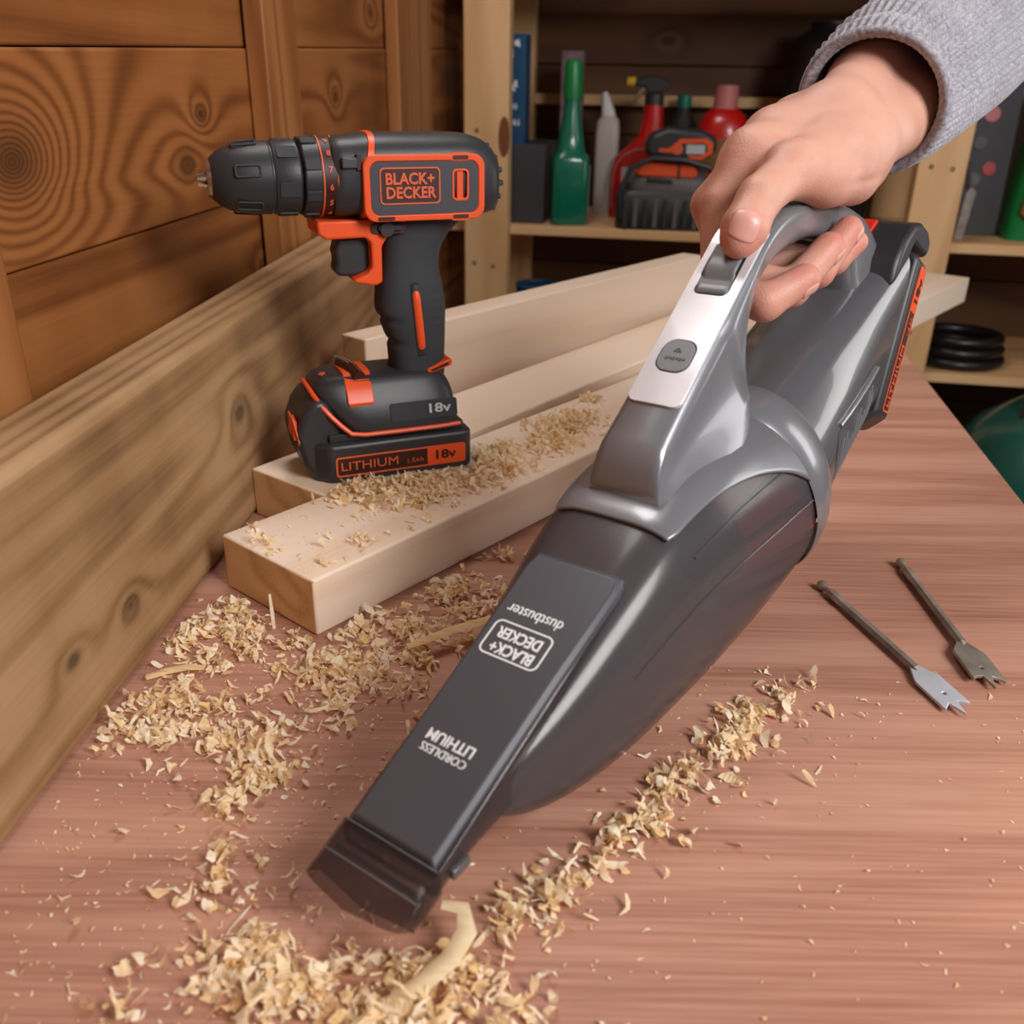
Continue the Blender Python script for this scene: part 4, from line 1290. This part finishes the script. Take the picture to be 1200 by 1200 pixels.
t = sthing('spray_bottle', 'red trigger spray bottle with black head and yellow nozzle', 'spray bottle', -.5440, .215, SZ)
loft('body', [rsec(z, w, d, e, 32, cx) for z, w, d, e, cx in ((0, .100, .050, 4, -.012), (.004, .106, .056, 4, -.012), (.085, .106, .056, 4, -.012), (.118, .098, .052, 3.2, -.008), (.142, .070, .048, 2.6, .004),
                                                            (.158, .050, .044, 2.3, .012), (.195, .042, .040, 2.1, .015), (.222, .038, .036, 2, .015))], M_redb, t)
tube('label_line', [(-.057, -.0285, .02), (-.057, -.0285, .085), (-.050, -.0275, .108), (-.036, -.0262, .124), (-.016, -.0245, .133), (.004, -.0240, .136)], .0022, M_pink, t, 6)
box('label_patch', -.040, .010, -.0300, -.0270, .045, .100, M_grey_ink, t, .002)
lathe('collar', [(.218, .002), (.218, .0195), (.238, .0190), (.240, .002)], M_black, t, 20, 'z', (.015, 0))
prism('trigger_head', [(-.026, .262), (.000, .272), (.030, .270), (.044, .258), (.042, .246), (.026, .240), (.002, .238), (-.004, .250), (-.024, .252)], 'y', -.011, .011, M_black, t, .003)
prism('trigger', [(-.012, .251), (-.018, .244), (-.026, .228), (-.033, .214), (-.029, .214), (-.019, .226), (-.008, .240), (-.002, .250)], 'y', -.006, .006, M_chrome, t, .0015)
lathe('nozzle', [(-.041, .004), (-.041, .0085), (-.028, .0095), (-.024, .0085), (-.024, .002)], M_yellow, t, 16, 'x', (0, .260))

t = sthing('bottle', 'dark squat bottle with a teal screw cap behind the power tool', 'bottle', -.4700, .325, SZ)
loft('body', [rsec(z, w, w, 2.4) for z, w in ((0, .064), (.15, .066), (.185, .052), (.205, .026), (.215, .024))], M_bin, t)
lathe('cap', [(.212, .002), (.212, .0155), (.236, .0150), (.238, .002)], M_teal, t, 20)
t = sthing('bottle', 'round shouldered red bottle with a wide pink cap right of the power tool', 'bottle', -.3880, .205, SZ)
loft('body', [rsec(z, w, w * .8, 2.3) for z, w in ((0, .100), (.004, .106), (.155, .106), (.185, .098), (.204, .078), (.214, .052), (.218, .040))], M_redb, t)
box('label_patch', -.040, .030, -.0446, -.0420, .10, .16, M_brown, t, .002)
lathe('cap', [(.214, .002), (.214, .0240), (.256, .0230), (.258, .002)], M_pink, t, 28)

# orange and black power tool lying on its ribbed base
t = sthing('power_tool', 'orange and black power tool resting on a ribbed black case', 'power tool', -.4900, .085, SZ, 4)
bd_ = loft('ribbed_case', [rsec(z, w, d, 6, 48) for z, w, d in ((0, .180, .105), (.006, .190, .112), (.060, .190, .112), (.070, .176, .100))], M_black, t)
for k in range(9):
    x = -.076 + .019 * k
    box('case_rib', x - .0048, x + .0048, -.0595, -.0540, .004, .058, M_toolgrey if k % 2 else M_black, bd_, .0015)
loft('lower_body', [rsec(z, w, d, 3.5, 32, cx) for z, w, d, cx in ((.068, .160, .090, .004), (.085, .168, .092, .004), (.100, .150, .080, .006), (.108, .120, .060, .008))], M_toolgrey, t)
prism('orange_bar', [(-.062, .100), (-.050, .122), (.050, .116), (.058, .104), (.050, .094), (-.050, .096)], 'y', -.044, .044, M_orange, t, .004)
box('bar_strap', .018, .023, -.0450, .0450, .094, .120, M_black, t, .001)
prism('switch_paddle', [(-.040, .088), (-.036, .097), (.010, .092), (.010, .085)], 'y', -.0500, -.030, M_black, t, .002)
tube('carry_strap', [(-.082, -.050, .020), (-.088, -.052, .070), (-.070, -.050, .112), (-.030, -.049, .130), (.030, -.049, .128), (.080, -.046, .115)], .0055, M_black, t, 8)
up_ = prism('upper_body', [(-.040, .130), (-.048, .150), (-.036, .172), (-.004, .184), (.060, .180), (.086, .168), (.088, .140), (.060, .124), (.000, .126)], 'y', -.040, .040, M_black, t, .010, 3)
plate('orange_outline', [(-.020, .146), (.000, .148), (.018, .164), (.066, .166), (.079, .158), (.080, .140), (.060, .128), (.034, .130), (.036, .136), (.058, .135), (.070, .143), (.069, .154), (.060, .158), (.022, .156), (.002, .140), (-.020, .141)],
      [], .003, M_orange, up_, frame_m((0, -.0392, 0), (1, 0, 0), (0, 0, 1)))
plate('orange_disc', [(.014 + .011 * math.cos(q), .146 + .010 * math.sin(q)) for q in th_list(14)], [], .0024, M_orange_ink, up_, frame_m((0, -.0392, 0), (1, 0, 0), (0, 0, 1)))
plate('name_plate', rrect(.034, .016, .002, 3, .048, .1465), [], .0026, M_grey_ink, up_, frame_m((0, -.0392, 0), (1, 0, 0), (0, 0, 1)))


def lumpy(name, w, d, h, mat, parent, seed, amp=.16, e=2.6, top=.45, lean=0.0):
    rnd_ = random.Random(seed); ph = [(rnd_.uniform(0, 6.28), rnd_.randint(2, 6), rnd_.uniform(2, 7)) for _ in range(7)]
    rings = []
    for i in range(26):
        f_ = i / 25
        k = (1 - (1 - top) * f_ ** 1.6) * (1 if f_ < .96 else .75)
        r = []
        for q in th_list(40):
            g = 1 + amp * sum(math.sin(m_ * q + p_ + s_ * f_) for p_, m_, s_ in ph) / 4 * (0.25 + f_)
            r.append((w / 2 * k * g * sgp(math.cos(q), 2 / e) + lean * f_ * f_, d / 2 * k * g * sgp(math.sin(q), 2 / e), h * f_))
        rings.append(r)
    return loft(name, rings, mat, parent, True, True, True, 0, 60)


t = sthing('sack', 'crumpled black plastic sack slumped at the back of the shelf by the right upright', 'sack', -.2000, .255, SZ)
lumpy('bag_body', .235, .150, .370, M_bag, t, 4, .14, 2.6, .62, .02)
t = sthing('sack', 'low black plastic sack lying in front behind the hand', 'sack', -.2100, .110, SZ)
lumpy('bag_body', .20, .110, .130, M_bag, t, 8, .16, 2.4, .7)

t = sthing('tool_pack', 'dark blister pack with red and grey print leaning beside the right upright', 'pack', .1050, .150, SZ)
pk = box('backing_card', -.058, .030, -.003, .003, .0, .300, M_bin, t, .001); pk.rotation_euler = (-.08, 0, 0); pk.location = (.012, 0, .001)
for x, z, r_, m_ in ((-.018, .215, .014, M_redb), (-.006, .120, .012, M_redb), (-.030, .165, .012, M_black), (-.038, .255, .016, M_grey_ink), (-.030, .100, .012, M_toolgrey)):
    o_ = lathe('print_spot', [(-.0060, .001), (-.0060, r_), (-.0028, r_), (-.0028, .001)], m_, pk, 14, 'y', (x, z))
tube('edge_strip', [(-.048, -.006, .150), (-.034, -.006, .085), (-.020, -.006, .040)], .0035, M_toolgrey, pk, 6)
t = sthing('chisel', 'bare steel blade standing close to the right upright', 'tool', .0620, .075, SZ)
prism('blade', [(-.010, .0), (.006, .0), (.014, .085), (.004, .095), (-.004, .085)], 'y', -.003, .003, M_steel, t, .0008)
t = sthing('compost_bag', 'green bag with a brown printed panel standing at the far right', 'bag', .2570, .140, SZ, -6)
lumpy('bag_body', .210, .13, .300, M_greencap, t, 12, .06, 5, .92, .03)
pb_ = prism('print_panel', [(-.090, .050), (-.040, .010), (.030, .060), (.085, .120), (.090, .250), (-.070, .235)], 'y', -.0720, -.0600, M_brown, t, .003)
prism('white_flash', [(-.050, .012), (-.036, .008), (.040, .068), (.032, .078)], 'y', -.0740, -.0610, M_pale, t, .002)
t = sthing('bottle', 'silver bottle with a pink top at the upper right behind the green bag', 'bottle', .1900, .310, SZ)
loft('body', [rsec(z, w, w, 2.2) for z, w in ((0, .06), (.22, .06), (.25, .05), (.27, .028), (.275, .026))], M_grey_ink, t)
lathe('cap', [(.272, .002), (.272, .016), (.300, .016), (.302, .002)], M_pink, t, 20)

t = sthing('paint_tin', 'blue and white tin low on the shelf behind the upright pine length', 'tin', -.7350, .090, -.2018)
lathe('tin_body', [(0, .002), (0, .045), (.003, .047), (.115, .047), (.118, .049), (.121, .047), (.121, .040), (.117, .038), (.117, .002)], M_blue, t, 32)
lathe('paper_label', [(.015, .0472), (.015, .0476), (.070, .0476), (.070, .0472)], M_white_ink, t, 32, 'z', (0, 0), False)
t = sthing('hose_coil', 'coil of black hose lying on the lowest shelf in view', 'hose', .115, .120, -.2018)
for k in range(3):
    q_ = [((.082 - .004 * k) * math.cos(a), (.072 - .003 * k) * math.sin(a), .012 + .021 * k) for a in [2 * PI * i / 40 for i in range(41)]]
    tube('hose_turn', q_, .0105, M_bag, t, 10)
t = empty('garden_drum', 'large teal green drum with a grey rim standing on the floor beyond the bench edge', 'drum', Matrix.Translation((0.995, 1.555, FZ)) @ Matrix.Diagonal((1.05, 1.05, 1.12, 1)))
M_drum = plastic('teal_drum_plastic', (22, 84, 74), 0.3, coat=0.4)
lathe('drum_body', [(0, .003), (0, .185), (.01, .19), (.36, .195), (.43, .185), (.49, .150), (.53, .090), (.545, .003)], M_drum, t, 48)
lathe('drum_rim', [(.345, .193), (.340, .204), (.352, .212), (.366, .204), (.362, .193)], M_toolgrey, t, 48, 'z', (0, 0), False)
tube('drum_handle', [(-.10, -.02, .50), (-.085, -.02, .565), (0, -.02, .59), (.085, -.02, .565), (.10, -.02, .50)], .011, M_black, t, 10)

# ------------------------------------------------------------------ wood shavings
M_shav = []
for i, (a, b_, c_) in enumerate([((254, 236, 202), (248, 222, 180), (226, 184, 134)), ((255, 245, 224), (252, 234, 204), (238, 206, 164)), ((248, 220, 174), (236, 202, 150), (208, 162, 110))]):
    m, nt, b = new_mat('shaving_wood_%d' % i)
    tc = nd(nt, 'ShaderNodeTexCoord').outputs['Object']
    n_ = nd(nt, 'ShaderNodeTexNoise', {'Vector': nd(nt, 'ShaderNodeMapping', {'Vector': tc, 'Scale': (60, 500, 500)}).outputs[0], 'Scale': 1.0, 'Detail': 3.0}).outputs[0]
    nt.links.new(ramp(nt, n_, [(0.3, s2l(a)), (0.55, s2l(b_)), (0.8, s2l(c_))]), b.inputs['Base Color'])
    b.inputs['Roughness'].default_value = 0.75; b.inputs['Specular IOR Level'].default_value = 0.2
    tl = nd(nt, 'ShaderNodeBsdfTranslucent', {0: s2l(a)})
    mx = nd(nt, 'ShaderNodeMixShader', {0: 0.36, 1: b.outputs[0], 2: tl.outputs[0]})
    nt.links.new(mx.outputs[0], nt.nodes['Material Output'].inputs[0])
    M_shav.append(m)

rs = random.Random(21)


def curl_verts(L, W, turn, twist, n, rag, rr):
    """one curled ragged flake: a strip of n quads bent through 'turn' radians"""
    v = []
    x = z = 0.0; a = -turn / 2; bow = rr.uniform(-.25, .25) * L
    for i in range(n + 1):
        f_ = i / n
        k = 0.25 + 0.75 * min(1.0, 2.6 * min(f_ + .08, 1.04 - f_)) ** .7
        t_ = twist * (f_ - .5); off = bow * (4 * f_ * (1 - f_) - .5)
        lo_, hi_ = W / 2 * k * (1 + rag * rr.uniform(-1, 1)), W / 2 * k * (1 + rag * rr.uniform(-1, 1))
        jx = rag * L / n * .5
        v.append((x + rr.uniform(-jx, jx), off - lo_ * math.cos(t_), z - lo_ * math.sin(t_))); v.append((x + rr.uniform(-jx, jx), off + hi_ * math.cos(t_), z + hi_ * math.sin(t_)))
        x += L / n * math.cos(a); z += L / n * math.sin(a); a += turn / n * rr.uniform(.5, 1.5)
    mx_ = sum(p[0] for p in v) / len(v); mz = min(p[2] for p in v)
    return [(p[0] - mx_, p[1], p[2] - mz) for p in v], [(2 * i, 2 * i + 1, 2 * i + 3, 2 * i + 2) for i in range(n)]


flakes = []          # (mesh, how it looks)
TONES = ('honey coloured', 'cream white', 'tan')
for i in range(27):
    kind = i % 3
    if kind == 0:
        L, W, look = rs.uniform(.008, .013), rs.uniform(.0045, .0075), 'broad curled'
    elif kind == 1:
        L, W, look = rs.uniform(.012, .020), rs.uniform(.0012, .0024), 'long thin'
    else:
        L, W, look = rs.uniform(.006, .010), rs.uniform(.0025, .0042), 'small ragged'
    v, f = curl_verts(L, W, rs.choice((-1, 1, 1)) * rs.uniform(.4, 3.6), rs.uniform(-1.5, 1.5), 7, .42, rs)
    me = mesh_from(v, f); me.materials.append(M_shav[(i // 3) % 3])
    flakes.append((me, look + ' ' + TONES[(i // 3) % 3]))
dA = Vector((.6382, .7699, 0)); nA = Vector((-.7699, .6382, 0)); A0 = Vector((-.114, .4628, 0))
B0 = Vector((-.131, .584, 0)); dB = Vector((math.cos(R(53.5)), math.sin(R(53.5)), 0)); nB = Vector((-dB.y, dB.x, 0))
C0 = Vector((-.130, .786, 0)); dC = Vector((math.cos(R(51)), math.sin(R(51)), 0)); nC = Vector((-dC.y, dC.x, 0))


def on_wood(x, y, m=0.0):
    p_ = Vector((x, y, 0)) - A0; q_ = Vector((x, y, 0)) - B0
    return (-m < p_.dot(dA) < 1.27 and -m < p_.dot(nA) < .0905 + m) or (-m < q_.dot(dB) < .78 and -m < q_.dot(nB) < .078 + m)


def ground(x, y):
    return .0377 if on_wood(x, y) else .0002


def blocked(x, y, m=.0065):
    # keep flakes out of the drill's battery, off the standing timbers and clear of the edges of the lying ones
    p_ = DM.inverted() @ Vector((x, y, .04))
    if -.078 < p_.x < .062 and -.0450 < p_.y < .045:
        return True
    if x < -.2138 + .0616 * (y - .2897) + .004:
        return True
    if on_wood(x, y, m) and not on_wood(x, y, -m * .5):
        return True
    p2 = Vector((x, y, 0)) - C0
    return -.01 < p2.dot(dC) < .6 and -.006 < p2.dot(nC) < .04


def on_path(path, w, rr):
    seg = [math.hypot(b_[0] - a[0], b_[1] - a[1]) for a, b_ in zip(path, path[1:])]
    u_ = rr.uniform(0, sum(seg)); i = 0
    while i < len(seg) - 1 and u_ > seg[i]:
        u_ -= seg[i]; i += 1
    f_ = min(1, u_ / seg[i]); a, b_ = path[i], path[i + 1]
    return a[0] + (b_[0] - a[0]) * f_ + rr.gauss(0, w), a[1] + (b_[1] - a[1]) * f_ + rr.gauss(0, w)


# zones: where it lies, path, spread, heap height, clumps, single shavings, loose flakes
ZONES = [
    ('in the spill below the sawn timber end', [(-.192, .478), (-.168, .458), (-.140, .440), (-.110, .432), (-.080, .458), (-.045, .494), (-.018, .532)], .020, .010, 58, 54, 1350),
    ('in the scatter along the weathered board', [(-.196, .415), (-.185, .380), (-.165, .352), (-.145, .385), (-.120, .375), (-.095, .398)], .017, .005, 26, 34, 420),
    ('in the thin trail left of the nozzle', [(-.090, .392), (-.108, .362), (-.124, .335), (-.129, .308), (-.126, .283), (-.119, .268)], .0045, .006, 13, 26, 230),
    ('in the drift in front of the nozzle', [(-.122, .248), (-.103, .243), (-.082, .236), (-.058, .223), (-.039, .217), (-.022, .231), (-.007, .248), (.012, .262)], .0075, .009, 26, 48, 560),
    ('near the bottom left of the bench', [(-.178, .238), (-.150, .232), (-.125, .226), (-.095, .220), (-.060, .212), (-.005, .216), (.02, .222)], .010, .006, 18, 18, 170),
    ('in the line right of the dust bowl', [(.012, .262), (.035, .287), (.047, .305), (.065, .323), (.084, .346), (.109, .372), (.133, .397), (.158, .419)], .0042, .006, 42, 38, 520),
    ('heaped on the timber around the drill battery', [(-.120, .555), (-.095, .566), (-.060, .590), (-.028, .618), (-.008, .650), (.012, .685), (.040, .730), (.072, .785)], .013, .013, 44, 40, 1600),
    ('banked against the front of the drill battery', [(-.134, .588), (-.104, .600), (-.072, .613), (-.042, .627), (-.018, .648), (-.006, .672)], .0050, .009, 22, 20, 700),
]
loose_v, loose_f, loose_m = [], [], []


def add_loose(x, y, z, L, W, rr, flat=False):
    n_ = rr.choice((2, 3, 4))
    v, f = curl_verts(L, W, rr.uniform(-2.8, 2.8), rr.uniform(-1.2, 1.2), n_, .4, rr)
    E_ = Euler((rr.uniform(-.5, .5) * (0.3 if flat else 1.8), rr.uniform(-.4, .4) * (0.3 if flat else 2.0), rr.uniform(0, 6.28))).to_matrix()
    q_ = [E_ @ Vector(p_) for p_ in v]; mz = min(p_.z for p_ in q_); b0 = len(loose_v)
    loose_v.extend([(x + p_.x, y + p_.y, z + p_.z - mz) for p_ in q_])
    loose_f.extend([tuple(b0 + k for k in ff) for ff in f]); loose_m.extend([rr.choice((0, 0, 1, 1, 2))] * len(f))


def shaving(x, y, z, k, where, group='wood shavings', tilt=.5):
    me_, look = flakes[rs.randrange(len(flakes))]
    o = bpy.data.objects.new('wood_shaving', me_); COL.objects.link(o)
    o.location = (x, y, z); o.rotation_euler = (rs.gauss(0, tilt), rs.gauss(0, tilt * .9), rs.uniform(0, 6.28)); o.scale = (k, k, k)
    tag(o, look + ' wood shaving ' + where, 'shaving', group)


for where, path, spread, heap, ncl, nth, nl in ZONES:
    cl_ = []
    while len(cl_) < ncl:
        x, y = on_path(path, spread, rs)
        if not blocked(x, y):
            cl_.append((x, y, rs.uniform(.0025, .0085), rs.uniform(.4, 1.0)))
    for what, n_ in (('t', nth), ('l', nl)):
        made = 0
        while made < n_:
            cx_, cy_, cr_, ch__ = cl_[rs.randrange(ncl)]
            loner = rs.random() < .16
            cr2 = cr_ * (3.2 if loner else 1)
            dx_, dy_ = rs.gauss(0, cr2), rs.gauss(0, cr2); x, y = cx_ + dx_, cy_ + dy_
            if blocked(x, y):
                if what == 'l':
                    made += 1
                continue
            made += 1
            up_ = 0 if loner else heap * ch__ * math.exp(-(dx_ * dx_ + dy_ * dy_) / (1.6 * cr_ * cr_))
            if what == 't':
                shaving(x, y, ground(x, y) + .0008 + up_ * rs.uniform(.3, .9), rs.uniform(.7, 1.25), where)
            else:
                add_loose(x, y, ground(x, y) + up_ * rs.uniform(0, .8), rs.uniform(.003, .0105), rs.uniform(.0010, .0042), rs)
# fine dust flakes strewn thinly over the bench and timber
for k in range(1500):
    q_ = rs.random()
    if q_ < .55:
        x, y = rs.uniform(-.205, -.04), rs.uniform(.20, .46)
    elif q_ < .8:
        x, y = rs.uniform(-.10, .34), rs.uniform(.20, .44)
    else:
        s_, t_ = rs.uniform(0, .45), rs.uniform(.004, .085); x, y = A0.x + dA.x * s_ + nA.x * t_, A0.y + dA.y * s_ + nA.y * t_
    if not blocked(x, y):
        big = rs.random() < .12
        add_loose(x, y, ground(x, y), rs.uniform(.0008, .0035) * (2.2 if big else 1), rs.uniform(.0004, .0012) * (1.8 if big else 1), rs, True)
me = mesh_from(loose_v, loose_f)
lo_ = link_mesh('loose_wood_shavings', me, M_shav, None, False)
me.polygons.foreach_set('material_index', loose_m)
lo_['kind'] = 'stuff'; tag(lo_, 'loose pale wood shavings and dust strewn over the bench and timber', 'shavings')


def big_shaving(name, label, pts, W, mat, h=.004):
    """long curled shaving that follows a path on the bench"""
    v = []
    P_ = [Vector(p_) for p_ in pts]
    for i, p_ in enumerate(P_):
        t_ = (P_[min(i + 1, len(P_) - 1)] - P_[max(i - 1, 0)]).normalized(); sd_ = t_.cross(Vector((0, 0, 1))).normalized()
        w_ = W * (0.4 + .6 * math.sin(PI * (i + .5) / len(P_)))
        for k in range(4):
            a = (k / 3 - .5) * 1.9
            v.append(p_ + sd_ * (w_ * math.sin(a)) + Vector((0, 0, -w_ * .7 * (1 - math.cos(a)))))
    f = [(i * 4 + k, i * 4 + k + 1, i * 4 + k + 5, i * 4 + k + 4) for i in range(len(P_) - 1) for k in range(3)]
    o = obj(name, v, f, mat, None, True, 0)
    return tag(o, label, 'shaving', 'wood shavings')


big_shaving('wood_shaving', 'long rolled shaving lying in the drift at the bottom edge', [(-.052, .212, .004), (-.042, .219, .006), (-.030, .227, .008), (-.020, .236, .010), (-.014, .245, .014), (-.016, .252, .018), (-.024, .253, .018)], .0052, M_shav[0])
big_shaving('wood_shaving', 'broad flat sliver lying beside the weathered board', [(-.197, .413, .0045), (-.188, .420, .005), (-.178, .424, .005), (-.168, .424, .0045)], .0042, M_shav[2])
big_shaving('wood_shaving', 'long greenish sliver between the timber and the vacuum', [(-.058, .440, .010), (-.046, .447, .0115), (-.033, .456, .012), (-.018, .466, .0115), (-.006, .476, .010)], .0050, M_shav[2])
big_shaving('wood_shaving', 'upright splinter standing against the sawn timber end', [(-.1395, .4640, .004), (-.1400, .4650, .014), (-.1405, .4655, .027)], .0014, M_shav[1])
# flakes being drawn into the nozzle
for k in range(24):
    f_ = rs.random()
    shaving(-.108 + .078 * f_ + rs.gauss(0, .008), .262 - .02 * f_ + rs.gauss(0, .007), .002 + .009 * rs.random(), rs.uniform(.4, .75), 'stirred up just below the nozzle mouth', 'shavings under the nozzle', 1.0)
